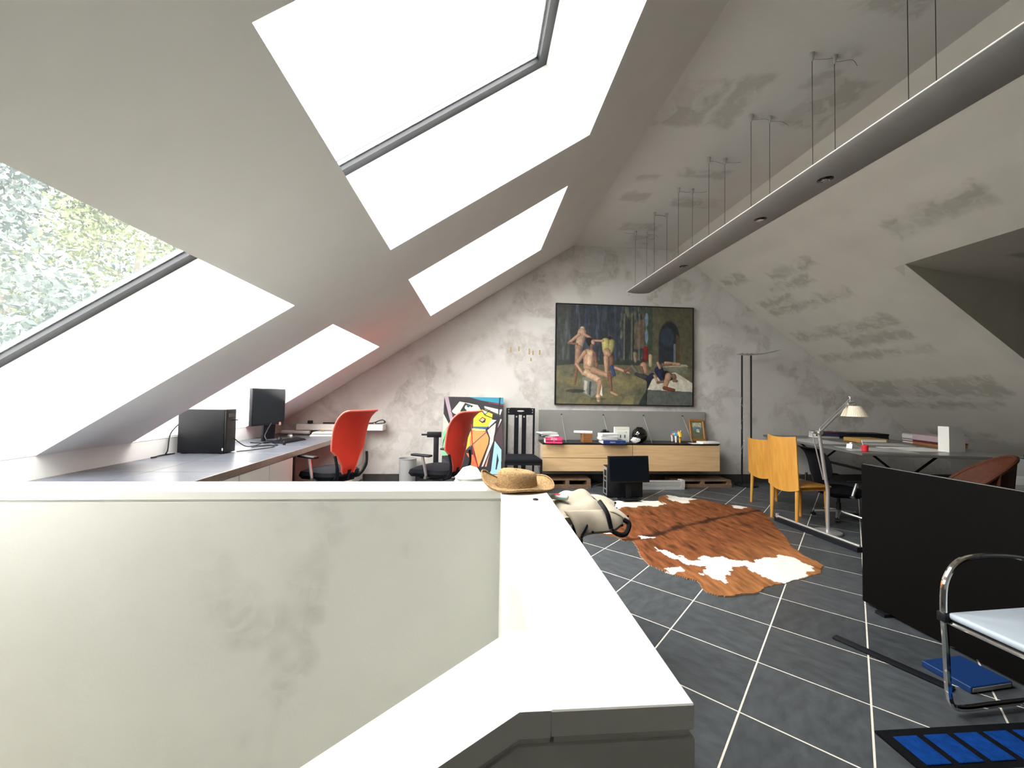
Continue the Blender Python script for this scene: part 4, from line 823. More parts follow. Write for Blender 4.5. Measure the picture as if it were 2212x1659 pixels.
# ------------------------------------------------------------------ cowhide rug
HO = [(1.01, 4.23), (1.09, 4.09), (1.21, 4.01), (1.36, 3.9), (1.41, 3.77), (1.49, 3.76), (1.45, 3.55), (1.41, 3.38), (1.42, 3.22), (1.49, 3.09), (1.6, 3.0), (1.66, 2.93), (1.64, 2.83), (1.64, 2.76), (1.68, 2.72), (1.76, 2.7), (1.85, 2.72), (1.97, 2.71), (2.12, 2.82), (2.31, 2.87), (2.52, 2.95), (2.75, 3.03), (2.89, 3.16), (2.91, 3.26), (2.91, 3.39), (2.96, 3.58), (3.06, 3.75), (3.25, 4.16), (3.46, 4.54), (3.53, 4.79), (3.48, 4.9), (3.35, 4.99), (3.24, 5.01), (3.14, 5.18), (3.03, 5.32), (2.83, 5.42), (2.7, 5.56), (2.56, 5.5), (2.47, 5.35), (2.43, 5.24), (2.33, 5.24), (2.17, 5.26), (2.0, 5.2), (1.88, 5.25), (1.74, 5.18), (1.6, 5.02), (1.57, 4.83), (1.44, 4.72), (1.28, 4.66), (1.11, 4.5)]
HW = [[(1.55, 4.79), (1.6, 5.02), (1.74, 5.18), (1.88, 5.28), (2.0, 5.24), (2.17, 5.3), (2.33, 5.28), (2.43, 5.24), (2.45, 5.09), (2.29, 5.01), (2.11, 5.01), (1.95, 4.94), (1.82, 4.94), (1.7, 4.85), (1.64, 4.87), (1.52, 4.58), (1.43, 4.49), (1.38, 4.52), (1.46, 4.65)],
      [(1.08, 4.5), (1.28, 4.7), (1.43, 4.72), (1.33, 4.49), (1.37, 4.37), (1.34, 4.21), (1.25, 4.21), (1.22, 4.31), (1.13, 4.34)], [(2.7, 5.6), (2.83, 5.46), (3.03, 5.32), (2.86, 5.23), (2.77, 5.08), (2.68, 5.18), (2.61, 5.27)], [(3.3, 5.05), (3.44, 5.05), (3.5, 4.9), (3.32, 4.84), (3.22, 4.89)],
      [(1.65, 3.67), (1.64, 3.58), (1.71, 3.52), (1.76, 3.42), (1.82, 3.32), (1.9, 3.34), (2.02, 3.41), (2.03, 3.35), (2.16, 3.4), (2.17, 3.33), (2.27, 3.31), (2.35, 3.27), (2.45, 3.32), (2.69, 3.38), (2.75, 3.34), (2.76, 3.16), (2.73, 3.08), (2.61, 3.02), (2.46, 2.94), (2.3, 2.86), (2.24, 2.92), (2.22, 2.97), (2.21, 3.12), (2.22, 3.19), (2.08, 3.19), (2.05, 3.1), (1.95, 2.98), (1.91, 2.89), (1.86, 2.87), (1.85, 2.94), (1.79, 2.95), (1.76, 3.03), (1.86, 3.14), (1.78, 3.17), (1.72, 3.24), (1.7, 3.31), (1.67, 3.44), (1.63, 3.52)],
      [(1.51, 3.16), (1.58, 3.13), (1.65, 3.18), (1.63, 3.08), (1.54, 3.06), (1.5, 3.09)], [(1.61, 3.94), (1.68, 3.9), (1.75, 3.88), (1.69, 3.84), (1.6, 3.86)], [(1.23, 4.09), (1.33, 4.05), (1.38, 3.98), (1.28, 4.0)]]
SPN = np.array([(1.38, 3.79), (1.63, 3.85), (1.96, 4.04), (2.25, 4.22), (2.51, 4.33), (2.79, 4.47), (3.1, 4.61), (3.49, 4.76)])
def inside(X, Y, poly):
    ins = np.zeros(X.shape, bool); n = len(poly)
    for i in range(n):
        (x1, y1), (x2, y2) = poly[i], poly[(i+1) % n]
        if y1 != y2: ins ^= ((y1 > Y) != (y2 > Y)) & (X < (x2-x1)*(Y-y1)/(y2-y1)+x1)
    return ins
hx0, hy0, hst = .95, 2.6, .0115
nxh, nyh = int(2.7/hst), int(3.1/hst)
gx, gy = np.meshgrid(hx0+np.arange(nxh)*hst, hy0+np.arange(nyh)*hst)
pn = Paint(nxh, nyh, (0, 0, 0))
w1n, w2n = pn.noise(28, 30, .012, 31), pn.noise(28, 30, .012, 32)
inm = inside(gx+w1n*.5, gy+w2n*.5, HO)
hairx = pn.noise(70, 22, .04, 35); hairy = pn.noise(22, 60, .04, 36)
col = np.ones((nyh, nxh, 3))*np.array((.175, .060, .022))
dsp = np.min(np.stack([np.hypot(gx-a[0]-np.clip(((gx-a[0])*(b-a)[0]+(gy-a[1])*(b-a)[1])/((b-a)@(b-a)), 0, 1)*(b-a)[0], gy-a[1]-np.clip(((gx-a[0])*(b-a)[0]+(gy-a[1])*(b-a)[1])/((b-a)@(b-a)), 0, 1)*(b-a)[1]) for a, b in zip(SPN[:-1], SPN[1:])]), 0)
edge_d = np.clip((dsp-.5)/.6, 0, 1)[..., None]; col = col*(1-edge_d)+np.array((.30, .125, .045))*edge_d
st1 = np.clip(pn.noise(60, 16, .5, 41)+.1, -1, 1)[..., None]; col = col*(1+.55*st1*.6); brd = np.clip(pn.noise(40, 14, .7, 43)-.35, 0, 1)[..., None]*np.clip(1.2-dsp, 0, 1)[..., None]; col = col*(1-.75*brd); fin = np.clip(pn.noise(150, 34, .6, 47, 2), -1, 1)[..., None]; col = col*(1+.28*fin)
spm = np.clip((.05+w1n*1.3-dsp)/.045, 0, 1)[..., None]; col = col*(1-spm)+np.array((.035, .014, .008))*spm
wmask = np.zeros(gx.shape, bool)
for q in HW: wmask |= inside(gx+w1n+hairx*.4, gy+w2n+hairy*.4, q)
col[wmask] = np.array((.80, .77, .70))*(1+.08*pn.noise(50, 50, .5, 51))[wmask][:, None]
wav = .006+.006*np.clip(pn.noise(5, 6, .7, 61, 2), -1, 1.5)
idm = -np.ones(gx.shape, int); cell = inm[:-1, :-1] & inm[1:, :-1] & inm[:-1, 1:] & inm[1:, 1:]
use = np.zeros(gx.shape, bool); use[:-1, :-1] |= cell; use[1:, :-1] |= cell; use[:-1, 1:] |= cell; use[1:, 1:] |= cell
idm[use] = np.arange(use.sum()); zt_ = np.clip(wav, .004, .02)[use]
nV = int(use.sum()); top = np.stack([gx[use], gy[use], zt_], 1); bot = top.copy(); bot[:, 2] = .0012
jj, ii = np.nonzero(cell); a, b, c_, d = idm[jj, ii], idm[jj, ii+1], idm[jj+1, ii+1], idm[jj+1, ii]
Ft = np.stack([a, b, c_, d], 1); Fb = np.stack([a, d, c_, b], 1)+nV
ed = {}
for q in Ft.tolist():
    for k_ in range(4):
        e = (q[k_], q[(k_+1) % 4])
        if (e[1], e[0]) in ed: del ed[(e[1], e[0])]
        else: ed[e] = 1
sides = [(e[1], e[0], e[0]+nV, e[1]+nV) for e in ed]
hm = bpy.data.meshes.new('cowhide_rug'); hm.from_pydata(np.vstack([top, bot]).tolist(), [], Ft.tolist()+Fb.tolist()+sides)
at = hm.color_attributes.new('Col', 'FLOAT_COLOR', 'POINT'); c4 = np.ones((2*nV, 4)); c4[:nV, :3] = np.clip(col[use], 0, 1); c4[nV:, :3] = (.45, .36, .26); at.data.foreach_set('color', c4.ravel())
hm.polygons.foreach_set('use_smooth', [True]*len(hm.polygons)); hm.set_sharp_from_angle(angle=1.0)
M['hide'] = attr_mat('cowhide', .9, .5, 90, 0, (1, 3, 1)); M['hide'].node_tree.nodes['Principled BSDF'].inputs['Specular IOR Level'].default_value = .12
tag(ob('cowhide_rug', hm, M['hide']), 'brown and white cowhide rug spread on the slate tiles', 'rug')

# ------------------------------------------------------------------ straw hat and things on the parapet
M['straw'] = mat('straw', (.42, .27, .13), .85, spec=.2, noise=.4, nscale=110, bump=1.0, bscale=160, stretch=(1, 1, 2.5))
ht = thing('straw_hat', 'woven straw hat lying on the parapet corner', 'hat', (.205, 2.085, PZ+.001), .2)
n_ = 48; v = []; f = []
prof = [(.0, .088), (.05, .091), (.078, .09), (.092, .084), (.098, .07), (.1, .04), (.104, .014), (.12, .008), (.145, .008), (.17, .012), (.178, .014)]
def hatz(r, z, a):
    if r > .104:
        q = (r-.104)/.075; z += q*(.055*max(0, -math.cos(a+.25))**2+.012*math.sin(3*a)+.02*max(0, math.cos(a-.5))**3-.004)
        z = max(z, .003)
    if z > .06: z += -.008*math.cos(a)
    return z
for (r, z) in prof:
    for j in range(n_):
        a = 2*PI*j/n_; rx = r*1.04+(.012*max(0, math.cos(a)) if r > .12 else 0); v.append((rx*math.cos(a), r*.86*math.sin(a), hatz(r, z, a)))
base_n = len(v)
for i in range(len(prof)-1):
    for j in range(n_): f.append((i*n_+j, i*n_+(j+1) % n_, (i+1)*n_+(j+1) % n_, (i+1)*n_+j))
hatmb = MB().add(v[6*n_:], [tuple(k_-6*n_ for k_ in q) for q in f if min(q) >= 6*n_]); brim = hatmb.build('brim', M['straw'], ht, 60); md = brim.modifiers.new('thick', 'SOLIDIFY'); md.thickness = .005; md.offset = 1
crown = MB().add(v[:7*n_], [q for q in f if max(q) < 7*n_]).build('crown', M['straw'], ht, 60)
MB().tube([(v[10*n_+j][0], v[10*n_+j][1], v[10*n_+j][2]+.003) for j in range(n_)], .004, 6, closed=True).build('brim_binding', M['straw'], ht)
single(MB().tube([(.011*math.cos(2*PI*i/24), .008*math.sin(2*PI*i/24)*1.4, .003) for i in range(24)], .0028, 6, closed=True), 'rubber_ring', M['black'], 'small black ring lying on the white parapet cap', 'ring', (.268, 1.843, PZ))
# stool that carries the canvas bag, beside the parapet
so = thing('bar_stool', 'black stool standing beside the parapet under the canvas bag', 'stool', (.475, 2.14, 0))
MB().lathe([(.0, .735), (.11, .735), (.12, .742), (.12, .752), (.10, .758), (0, .76)], n=28).build('seat', M['black'], so)
for k_ in range(4):
    a = PI/4+k_*PI/2; MB().tube([(.09*math.cos(a), .09*math.sin(a), .735), (.10*math.cos(a), .10*math.sin(a), 0)], [.015, .013], 8).build('leg', M['black'], so)
MB().tube([(.098*math.cos(2*PI*i/24), .098*math.sin(2*PI*i/24), .28) for i in range(24)], .009, 6, closed=True).build('foot_ring', M['black'], so)
# canvas bag: slumped cloth over the stool with a studded flap
cbg = thing('canvas_bag', 'beige canvas bag with black straps slumped on the stool', 'bag', (.55, 2.14, .761))
nx_, ny_ = 34, 26; v = []; f = []; rg = random.Random(9)
def bagz(u, w_):
    r2 = (abs(u)**2.6+abs(w_)**2.6); top_ = .088*(1-.75*min(1, r2))+.016*math.sin(5*u+2*w_)+.01*math.sin(8*w_-3*u)
    return top_-.05*max(0, u)**1.5*1.2
for i in range(nx_):
    for j in range(ny_):
        u, w_ = -1+2*i/(nx_-1), -1+2*j/(ny_-1); x = .165*u-.005; y = .23*w_
        x += .012*math.sin(4*w_+1); v.append((x, y, max(.002, bagz(u, w_))))
o0 = len(v)
for i in range(nx_):
    for j in range(ny_): x, y, z = v[i*ny_+j]; v.append((x*.96, y*.96, .0))
for i in range(nx_-1):
    for j in range(ny_-1):
        a = i*ny_+j; f.append((a, a+ny_, a+ny_+1, a+1)); f.append((o0+a, o0+a+1, o0+a+ny_+1, o0+a+ny_))
for i in range(nx_-1):
    for j in (0, ny_-1): a = i*ny_+j; f.append((a, a+ny_, o0+a+ny_, o0+a))
for j in range(ny_-1):
    for i in (0, nx_-1): a = i*ny_+j; f.append((a, a+1, o0+a+1, o0+a))
MB().add(v, f).build('bag_body', M['canvas'], cbg, 70)
def flap(nm, pts0, pts1, nn_=14, wob=.012, seed=1):
    v = []; f = []; rg_ = random.Random(seed); m_ = 10
    for i in range(nn_+1):
        t_ = i/nn_; a = Vector(pts0[0]).lerp(Vector(pts0[1]), t_); b = Vector(pts1[0]).lerp(Vector(pts1[1]), t_); w_ = wob*math.sin(t_*9+seed)
        for k_ in range(m_+1):
            s_ = k_/m_; q = a.lerp(b, s_); bulge = math.sin(s_*PI*.6); v.append((q.x+w_*s_+.025*bulge, q.y-.02*bulge-w_*s_, q.z+.03*bulge*(1-s_)))
    for i in range(nn_):
        for k_ in range(m_): a = i*(m_+1)+k_; f.append((a, a+1, a+m_+2, a+m_+1))
    o = MB().add(v, f).build(nm, M['canvas'], cbg, 70); md = o.modifiers.new('thick', 'SOLIDIFY'); md.thickness = .006; return o, v, m_
fl1, fv, m_ = flap('front_flap', ((-.13, -.21, .065), (.12, -.18, .06)), ((-.105, -.235, -.06), (.15, -.22, -.005)), seed=2)
fl2, fv2, _ = flap('side_flap', ((.10, -.20, .06), (.11, .17, .05)), ((.185, -.21, -.01), (.185, .1, .03)), seed=5)
for (fv_, fl_) in ((fv, fl1), (fv2, fl2)):
    for i in (1, 5, 9, 13):
        q = Vector(fv_[i*11+9]); MB().lathe([(.006, 0), (.006, .003), (0, .004)], n=10, M=Matrix.Translation(q+Vector((.004, -.008, 0))) @ Matrix.Rotation(PI/2, 4, 'X')).build('stud', M['dark_metal'], fl_)
MB().tube(bez([(.07, -.23, .0), (.12, -.25, -.035), (.165, -.24, -.04), (.19, -.22, .0), (.165, -.21, .02)], 6), .012, 8).build('handle_loop', M['black'], cbg)
MB().tube(bez([(-.02, -.22, .0), (-.06, -.245, -.05), (-.10, -.25, -.11)], 6), .013, 8).build('strap', M['black'], cbg)
MB().tube(bez([(.05, -.19, .105), (.075, -.235, .06), (.09, -.25, -.01)], 6), .011, 8).build('strap', M['black'], cbg)
pkt = thing('tissue_packet', 'small pale green packet with a red stripe on the canvas bag', 'packet', (.43, 2.08, .842), -.4)
MB().box((0, 0, .011), (.09, .045, .022), None, .009, 3).build('packet', mat('mint_film', (.45, .60, .54), .3), pkt); B('stripe', (-.04, -.012, .0215), (.0, .02, .0232), M['red_plain'], pkt)
# white cloth bag hanging behind the far parapet wall
wc = thing('white_sack', 'white cloth sack standing behind the far parapet', 'sack', (-.045, 2.52, 0))
prof = [(.13, 0), (.145, .02), (.14, .3), (.12, .6), (.11, .78), (.085, .87), (.045, .925), (.0, .94)]; v = []; f = []; n_ = 20
for (r, z) in prof:
    for j in range(n_): a = 2*PI*j/n_; k_ = 1+.07*math.sin(3*a+z*5)+.04*math.sin(7*a); v.append((r*k_*math.cos(a), r*k_*math.sin(a)*.8, z))
for i in range(len(prof)-1):
    for j in range(n_): f.append((i*n_+j, i*n_+(j+1) % n_, (i+1)*n_+(j+1) % n_, (i+1)*n_+j))
f.append(tuple(range(n_-1, -1, -1))); MB().add(v, f).build('cloth', M['white_cloth'], wc, 60); MB().tube([(.09*math.cos(2*PI*i/20), .075*math.sin(2*PI*i/20), .868) for i in range(20)], .007, 6, closed=True).build('drawstring', M['paper_g'], wc)
MB().lathe([(.0, 0), (.012, .002), (.012, .016), (0, .02)], (-.10, -.06, .862), 12).build('cord_stop', M['dark_metal'], wc)

# ------------------------------------------------------------------ honey coloured plywood chairs
def ply_chair(label, loc, rz, hgt):
    t = thing('plywood_chair', label, 'chair', loc, rz)              # faces local +x
    # one curved back panel, flowing down to the seat edge
    v = []; f = []; nz, nu = 16, 12
    for sgn in (0, 1):
        for i in range(nz+1):
            q = i/nz; z = .40+(hgt-.40)*q; hw = .215-.012*q
            for j in range(nu+1):
                u = -1+2*j/nu; x = -.215-.055*q+.055*u*u*(.4+.6*q)-.012*sgn; zz = z+(.018*u*u if i == nz else 0)-(.045*(1-u*u) if i == 0 else 0)
                v.append((x, hw*u, zz))
    o0 = (nz+1)*(nu+1)
    for i in range(nz):
        for j in range(nu): a = i*(nu+1)+j; f.append((a, a+1, a+nu+2, a+nu+1)); f.append((o0+a, o0+a+nu+1, o0+a+nu+2, o0+a+1))
    for i in range(nz):
        for j in (0, nu): a = i*(nu+1)+j; f.append((a, a+nu+1, o0+a+nu+1, o0+a))
    for i in (0, nz):
        for j in range(nu): a = i*(nu+1)+j; f.append((a, a+1, o0+a+1, o0+a))
    MB().add(v, f).build('backrest', M['honey'], t, 50)
    MB().box((.0, 0, .432), (.42, .41, .022), None, .009, 3).build('seat', M['honey'], t)
    for (x, y) in ((-.18, .17), (-.18, -.17), (.17, .17), (.17, -.17)): MB().tube([(x, y, .42), (x*1.08, y*1.04, 0)], [.022, .016], 10).build('leg', M['honey'], t)
    for s_ in (-1, 1): B('seat_rail', (-.16, s_*.17-.012, .385), (.16, s_*.17+.012, .421), M['honey'], t)
    return t
ply_chair('honey plywood chair farther along the table, by the uplighter lamp', (3.90, 5.02, 0), .05, .86)
ply_chair('taller honey plywood chair beside the desk lamp with the pleated shade', (3.67, 4.34, 0), .05, .965)

# ------------------------------------------------------------------ work table and what lies on it
TA = math.radians(-11.5); tc_ = Vector((4.31, 4.2)); du_, dv_ = Vector((math.cos(TA), math.sin(TA))), Vector((-math.sin(TA), math.cos(TA))); TL, TW, TZ = 2.22, 1.75, .80
tb = thing('work_table', 'long dark trestle table covered with drawings near the sloping wall', 'table', (tc_.x, tc_.y, 0), TA)
B('tabletop', (0, 0, TZ-.03), (TW, TL, TZ), mat('table_top', (.16, .16, .155), .3), tb, .004, 1)
for y in (.35, TL-.35):
    tr = MB()
    for x0, x1 in ((.12, .5), (.88, .5)): tr.tube([(x0+.2, y, TZ-.03), (x1+.2, y, .45)], .014, 8)
    tr.tube([(.7, y, .45), (.7, y, .03)], .016, 8).tube([(.3, y, .02), (1.1, y, .02)], .016, 8)
    tr.build('trestle', M['black'], tb)
B('cross_beam', (.68, .36, .44), (.72, TL-.36, .47), M['black'], tb)
def on_table(a, b): q = tc_+du_*a+dv_*b; return (q.x, q.y, TZ+.0005)
k_ = 0
for (a, b, w_, l_, r, m) in ((.05, .9, .5, .7, .1, 'paper_g'), (.06, .18, .62, .44, -.08, 'paper_g'), (.7, .3, .6, .42, .12, 'paper'), (.75, .95, .5, .35, -.15, 'paper_g')):
    o = single(MB().b2((0, 0, 0), (w_, l_, .003)), 'drawing_sheet', M[m], ('large grey drawing sheet at the table edge near the plywood chairs', 'grey drawing sheet at the near corner of the work table', 'white drawing sheet in the middle of the work table', 'small grey drawing sheet behind the white one on the work table')[k_], 'drawing', on_table(a, b), TA+r, None, 0); k_ += 1
for q, (m, t_, r, lb) in enumerate((('paper_g', .028, .1, 'grey book lowest of the stack behind the desk lamp'), ('dark_text', .03, -.05, 'black book second in the stack behind the desk lamp'), ('navy', .022, .12, 'navy book third in the stack behind the desk lamp'), ('pink', .016, 0, 'dark red book topmost of the stack behind the desk lamp'))):
    if q == 3: M['maroon'] = mat('maroon', (.10, .02, .03), .5)
    o = thing('stacked_book', lb, 'book', (5.45, 5.95, TZ+.0005+sum((.028, .03, .022, .016)[:q])+.0006*q), TA+r); mm_ = M['maroon'] if q == 3 else M[m]
    B('cover', (-.16, -.11, 0), (.16, .11, t_), mm_, o, .002, 1); B('page_block', (-.1615, -.1, .004), (-.1595, .1, t_-.004), M['paper'], o)
bxk = thing('black_portfolio', 'flat black portfolio box at the back of the work table', 'box', (6.05, 5.9, TZ+.0005), TA); B('tray', (-.28, -.15, 0), (.28, .15, .06), M['black'], bxk, .004); B('lid', (-.284, -.154, .0605), (.284, .154, .085), M['black'], bxk, .004)
yf = thing('manila_folder', 'thick manila folder on the work table', 'folder', (5.52, 5.33, TZ+.0045), TA+.15); B('cover', (-.2, -.14, 0), (.2, .14, .055), M['yellow_card'], yf, .006); B('paper_edge', (-.19, -.142, .01), (.17, -.1395, .045), M['paper'], yf)
for q in range(3):
    M['lilac'] = M.get('lilac') or mat('lilac_card', (.42, .33, .35), .6)
    o = thing('archive_box', ('brown archive box lowest in the pile by the magazine file', 'maroon archive box in the middle of the pile by the magazine file', 'pale lilac archive box on top of the pile by the magazine file')[q], 'box', (6.17, 4.99, TZ+.0005+(0, .036, .062)[q]+.0005*q), -1.84+.02*q)
    m = (M['brown_wood'], M['maroon'], M['lilac'])[q]; t_ = (.035, .025, .075)[q]; B('box', (-.3, -.16, 0), (.3, .16, t_), m, o, .003, 1); B('label_strip', (-.3, -.162, t_*.2), (-.12, -.1602, t_*.8), M['paper_g'], o)
mg = thing('magazine_file', 'pale grey magazine file standing on the work table', 'file', (5.63, 4.36, TZ+.0005), TA+.35)
MB().prism([(-.13, 0), (.13, 0), (.13, .18), (.075, .30), (-.13, .30)], 'y', -.052, -.048).prism([(-.13, 0), (.13, 0), (.13, .18), (.075, .30), (-.13, .30)], 'y', .048, .052).build('side_panels', M['paper'], mg, 0); B('spine', (-.134, -.052, 0), (-.13, .052, .30), M['paper'], mg); B('bottom', (-.13, -.048, 0), (.13, .048, .004), M['paper'], mg); B('low_front', (.126, -.048, .004), (.13, .048, .18), M['paper'], mg); B('papers', (-.12, -.04, .0045), (.11, .04, .17), M['paper_g'], mg)
sl_ = thing('tape_dispenser', 'silver tape dispenser at the near edge of the work table', 'dispenser', (4.60, 4.60, TZ+.004), .3); MB().prism([(-.08, 0), (.08, 0), (.08, .02), (.03, .03), (-.02, .06), (-.07, .055)], 'y', -.03, .03).build('body', M['silver'], sl_); MB().lathe([(.028, -.012), (.028, .012)], n=18, M=Matrix.Translation((-.03, 0, .045)) @ Matrix.Rotation(PI/2, 4, 'X')).build('tape_roll', M['paper'], sl_)
rc = thing('red_cup', 'small red pencil cup at the near corner of the work table', 'cup', (4.48, 4.33, TZ+.004)); MB().lathe([(.03, 0), (.034, .07), (.03, .07), (.027, .006), (0, .006)], n=20).build('cup', M['red_plain'], rc); MB().tube([(0, .01, .01), (-.02, .02, .12)], .004, 6).build('pencil', M['paper'], rc)

# ------------------------------------------------------------------ articulated reading lamp with pleated shade
rlp = thing('reading_lamp', 'silver jointed floor lamp with pleated cream shade', 'floor lamp', (3.66, 3.95, 0))
MB().lathe([(.12, 0), (.125, .006), (.12, .02), (.02, .026)], n=32).build('base', M['silver'], rlp)
MB().tube(bez([(0, 0, .02), (.0, 0, .25), (.0, 0, .45), (-.03, 0, .62), (-.09, 0, 1.03)], 6), .017, 10).build('lower_pole', M['silver'], rlp)
MB().tube([(-.03, .02, .55), (-.155, .02, 1.05)], .006, 8).build('tension_rod', M['silver'], rlp)
MB().lathe([(.022, -.03), (.024, 0), (.022, .03)], n=16, M=Matrix.Translation((-.095, 0, 1.045)) @ Matrix.Rotation(PI/2, 4, 'X')).tube([(-.165, 0, 1.05), (-.06, 0, 1.045)], .010, 8).build('elbow_joint', M['silver'], rlp)
MB().tube([(-.085, 0, 1.05), (.24, 0, 1.355)], .010, 8).build('upper_arm', M['silver'], rlp); MB().tube([(-.085, 0, 1.09), (.255, .0, 1.405)], .004, 6).tube([(-.085, 0, 1.045), (-.085, 0, 1.09)], .004, 6).build('tension_rod', M['silver'], rlp)
MB().tube([(.225, 0, 1.352), (.30, 0, 1.366)], .021, 12).tube([(.262, 0, 1.36), (.262, 0, 1.425)], .006, 8).lathe([(.014, 1.422), (.014, 1.43)], (.262, 0, 0), 10).build('head_joint', M['silver'], rlp)
MB().tube([(.285, 0, 1.36), (.29, 0, 1.325)], .008, 8).build('shade_stem', M['silver'], rlp)
v = []; f = []; n_ = 96
for (r, z) in ((.065, 1.328), (.115, 1.22)):
    for j in range(n_): a = 2*PI*j/n_; k_ = 1+.022*(j % 2); v.append((.30+r*k_*math.cos(a)+(.012 if z < 1.3 else 0), r*k_*math.sin(a), z))
for j in range(n_): f.append((j, (j+1) % n_, n_+(j+1) % n_, n_+j))
sh = MB().add(v, f).build('shade', M['shade'], rlp, 0); sh.modifiers.new('thick', 'SOLIDIFY').thickness = .002
MB().lathe([(.0, 1.327), (.066, 1.327), (.066, 1.331), (0, 1.331)], (.30, 0, 0), 24).build('shade_top', M['shade'], rlp)
# low silver rail on the floor beside the chairs
fr_ = thing('floor_rail', 'low silver and black floor rail beside the plywood chairs', 'rail', (3.46, 3.90, 0), math.radians(4))
B('black_plinth', (-.03, -.47, 0), (.03, .48, .045), M['black'], fr_); MB().tube([(0, -.47, .056), (0, .48, .056)], .012, 8).build('silver_bar', M['silver'], fr_); MB().lathe([(.018, .045), (.018, .085), (0, .088)], (0, .47, 0), 12).build('end_knob', M['silver'], fr_)
# dark task chair at the work table
swivel_chair('black swivel chair pushed under the work table', (4.27, 4.46, 0), math.radians(-10), M['black_soft'], M['black']).scale = (.85, .85, .70)

# ------------------------------------------------------------------ black desk with tall modesty panel
bd = thing('black_desk', 'black desk with a tall front panel beside the slate aisle', 'desk', (2.72, 1.9, 0), math.radians(2))
B('front_panel', (-.06, -.95, .02), (-.02, .68, .945), mat('black_board', (.003, .0028, .0026), .65, spec=.06), bd, .003, 1); MB().tube([(-.04, -.95, .946), (-.04, .68, .946)], .006, 8).build('top_rim', M['dark_metal'], bd)
B('worktop', (-.02, -.95, .69), (.72, .66, .72), M['black_lacquer'], bd, .003, 1); B('end_panel', (-.02, .63, .02), (.70, .66, .69), M['black'], bd)
B('foot_bar', (-.3, -.92, 0), (.5, -.85, .04), M['silver'], bd) if False else None
B('leg_post', (.55, -.6, .03), (.61, -.54, .69), M['alu'], bd); B('leg_foot', (.25, -.62, 0), (.7, -.52, .03), M['alu'], bd); B('panel_foot', (-.10, .5, 0), (.02, .56, .02), M['black'], bd); B('panel_foot', (-.10, -.8, 0), (.02, -.74, .02), M['black'], bd)
# rattan armchair behind it
ra_ = thing('rattan_chair', 'reddish brown rattan armchair behind the black desk', 'chair', (3.98, 3.05, 0), math.radians(138))      # faces local +x
v = []; f = []; na, nz = 30, 10
for i in range(na+1):
    th = math.radians(55+250*i/na); c_, s_ = math.cos(th), math.sin(th); bk = max(0, -c_)
    ht_ = .67+.29*bk**.8
    for k_ in range(nz+1):
        q = k_/nz; z = .36+(ht_-.36)*q; fl_ = 1+.16*q
        v.append((.27*c_*fl_, .28*s_*fl_, z))
for i in range(na):
    for k_ in range(nz): a = i*(nz+1)+k_; f.append((a, a+1, a+nz+2, a+nz+1))
sh = MB().add(v, f).build('woven_shell', M['rattan'], ra_, 60); sh.modifiers.new('thick', 'SOLIDIFY').thickness = .012
MB().tube([v[i*(nz+1)+nz] for i in range(na+1)], .016, 8).build('top_rim', M['rattan'], ra_); MB().tube([v[i*(nz+1)] for i in range(na+1)], .014, 8).build('lower_rim', M['rattan'], ra_)
for i in (0, 8, 15, 22, 30): MB().tube([Vector(v[i*(nz+1)+k_])*1.0+Vector((v[i*(nz+1)+k_][0]*.02, v[i*(nz+1)+k_][1]*.02, 0)) for k_ in range(0, nz+1, 2)], .011, 6).build('stave', M['rattan'], ra_)
MB().lathe([(0, .36), (.25, .36), (.27, .38), (.27, .41), (.24, .43), (0, .435)], n=28).build('seat', M['rattan'], ra_)
for (x, y) in ((.19, .19), (.19, -.19), (-.19, .19), (-.19, -.19)): MB().tube([(x, y, .37), (x*1.12, y*1.12, 0)], .016, 8).build('leg', M['rattan'], ra_)
# low dark shelf with files to the right of it
ls = thing('low_shelf', 'dark low shelf behind the rattan chair', 'shelf', (5.15, 3.35, 0)); B('top', (-.42, -.25, .56), (.5, .25, .60), M['black'], ls)
for x in (-.42, .47): B('side', (x, -.25, 0), (x+.03, .25, .56), M['black'], ls)
B('shelf_board', (-.39, -.24, .25), (.47, .24, .275), M['black'], ls); B('rear_panel', (-.39, .23, 0), (.47, .25, .56), M['black'], ls)
gb = thing('grey_file_box', 'grey file box with slanted side on the low shelf', 'file', (4.90, 3.3, .6005), -.2); MB().prism([(-.13, 0), (.12, 0), (.12, .17), (.02, .28), (-.13, .28)], 'y', -.05, .05).build('box', M['paper_g'], gb, 0); B('label', (-.05, -.0515, .05), (.05, -.0502, .13), M['paper'], gb)
for q, lb in enumerate(('blue ring binder next to the grey file box', 'blue ring binder at the end of the low shelf row')):
    o = thing('ring_binder', lb, 'binder', (5.11+.115*q, 3.22, .6005), .05*q); B('cover', (-.04, -.14, 0), (.04, .14, .31), M['blue'], o, .004, 1); B('spine_label', (-.025, -.1415, .12), (.025, -.1402, .25), M['paper_g'], o); MB().lathe([(.012, 0), (.012, .003)], n=14, M=Matrix.Translation((0, -.14, .06)) @ Matrix.Rotation(PI/2, 4, 'X')).build('finger_ring', M['silver'], o)
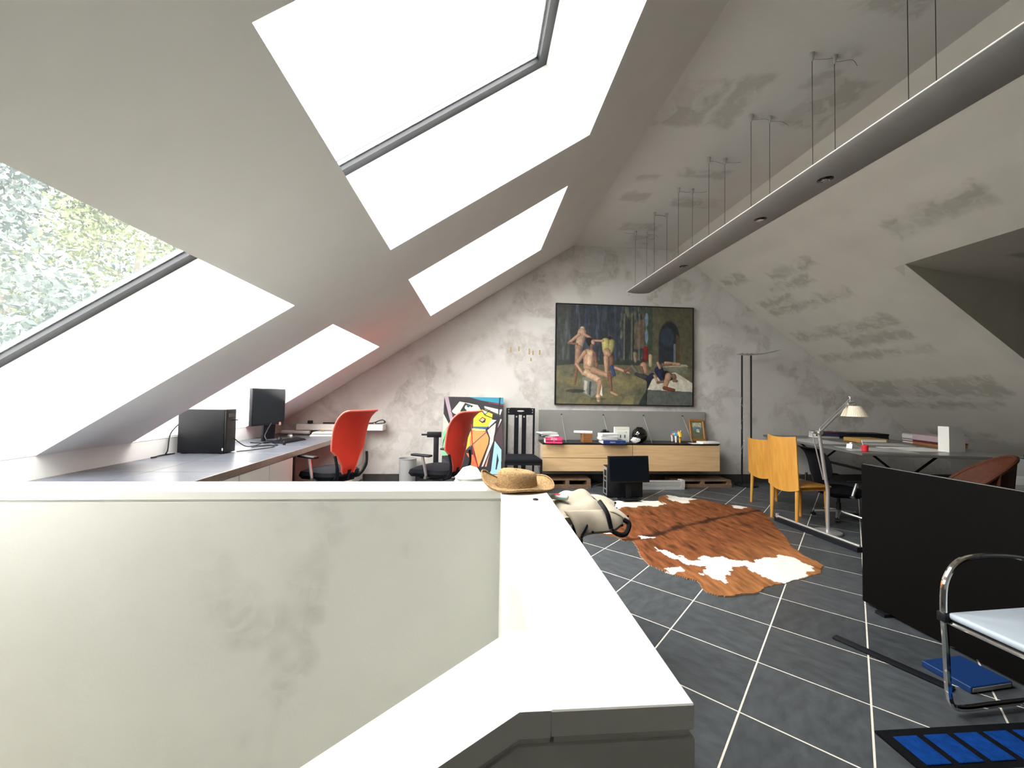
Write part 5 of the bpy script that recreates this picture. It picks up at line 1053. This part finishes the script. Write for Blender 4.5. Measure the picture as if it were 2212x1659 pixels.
# ------------------------------------------------------------------ chrome cantilever chair and rug at the right
cc_ = thing('cantilever_chair', 'chrome cantilever armchair with grey-blue seat on the blue rug edge', 'chair', (2.36, 1.42, .0155), PI+.06)   # faces local +x
for s_ in (-1, 1):
    y = s_*.235
    MB().tube(bez([(-.26, y, .016), (.0, y, .016), (.20, y, .016), (.255, y, .05), (.268, y, .14), (.275, y, .30), (.285, y, .46), (.27, y, .58), (.20, y, .655), (.08, y, .675), (-.10, y, .665), (-.26, y, .63)], 6), .0125, 10).build('side_frame', M['chrome'], cc_)
    B('arm_clamp', (.262, y-.017, .40), (.30, y+.017, .44), M['black'], cc_, .004)
MB().tube([(-.26, -.235, .016), (-.26, .235, .016)], .0125, 8).build('rear_runner', M['chrome'], cc_); MB().tube([(.27, -.235, .40), (.27, .235, .40)], .011, 8).build('seat_rail', M['chrome'], cc_)
MB().box((.02, 0, .43), (.52, .45, .03), None, .012, 3).build('seat', mat('grey_blue_seat', (.40, .46, .52), .45), cc_); B('seat_underside', (-.22, -.21, .395), (.26, .21, .414), M['black'], cc_)
MB().box((-.27, 0, .72), (.03, .44, .36), None, .012, 3).build('backrest', M['black'], cc_)
for s_ in (-1, 1): MB().tube([(-.26, s_*.2, .43), (-.275, s_*.21, .60)], .011, 8).build('back_upright', M['chrome'], cc_)
rgx = thing('blue_rug', 'black rug with bright blue blocks under the chrome chair', 'rug', (1.665, .95, .001))
B('rug_field', (0, 0, 0), (.97, .632, .010), M['rug_black'], rgx, .004, 2)
for i in range(6):
    for j in range(4): B('rug_block', (.042+i*.136, .632-.038-j*.158-.128, .0102), (.042+i*.136+.105, .632-.038-j*.158, .0145), M['rug_blue'] if j % 2 == 0 else M['rug_teal'], rgx, .002, 1)
single(MB().b2((-.025, -.24, 0), (.025, .24, .012), None, .004), 'floor_strip', M['black'], 'flat black strip lying across the slate tiles', 'cable duct', (2.19, 2.0, .001), math.radians(25))  # thin black bar lying flat on the tiles
bf = thing('blue_folder', 'blue folder lying on the floor beneath the chrome chair', 'folder', (2.47, 1.87, .001), .1); B('cover', (-.13, -.1, 0), (.13, .1, .03), M['blue'], bf, .003, 1); B('paper_edge', (-.12, -.1015, .006), (.12, -.0998, .024), M['paper_g'], bf)

# yellowed tape left on the plaster of the end wall
for (x, z, h_) in ((.50, 2.12, .09), (.63, 2.14, .08), (.80, 2.10, .10), (.86, 2.08, .07), (.97, 2.09, .08), (.83, 1.97, .05)):
    B('tape_residue', (x-.012, WY-.0012, z-h_/2), (x+.012, WY+.001, z+h_/2), mat('old_tape', (.42, .33, .16), .7), gable)
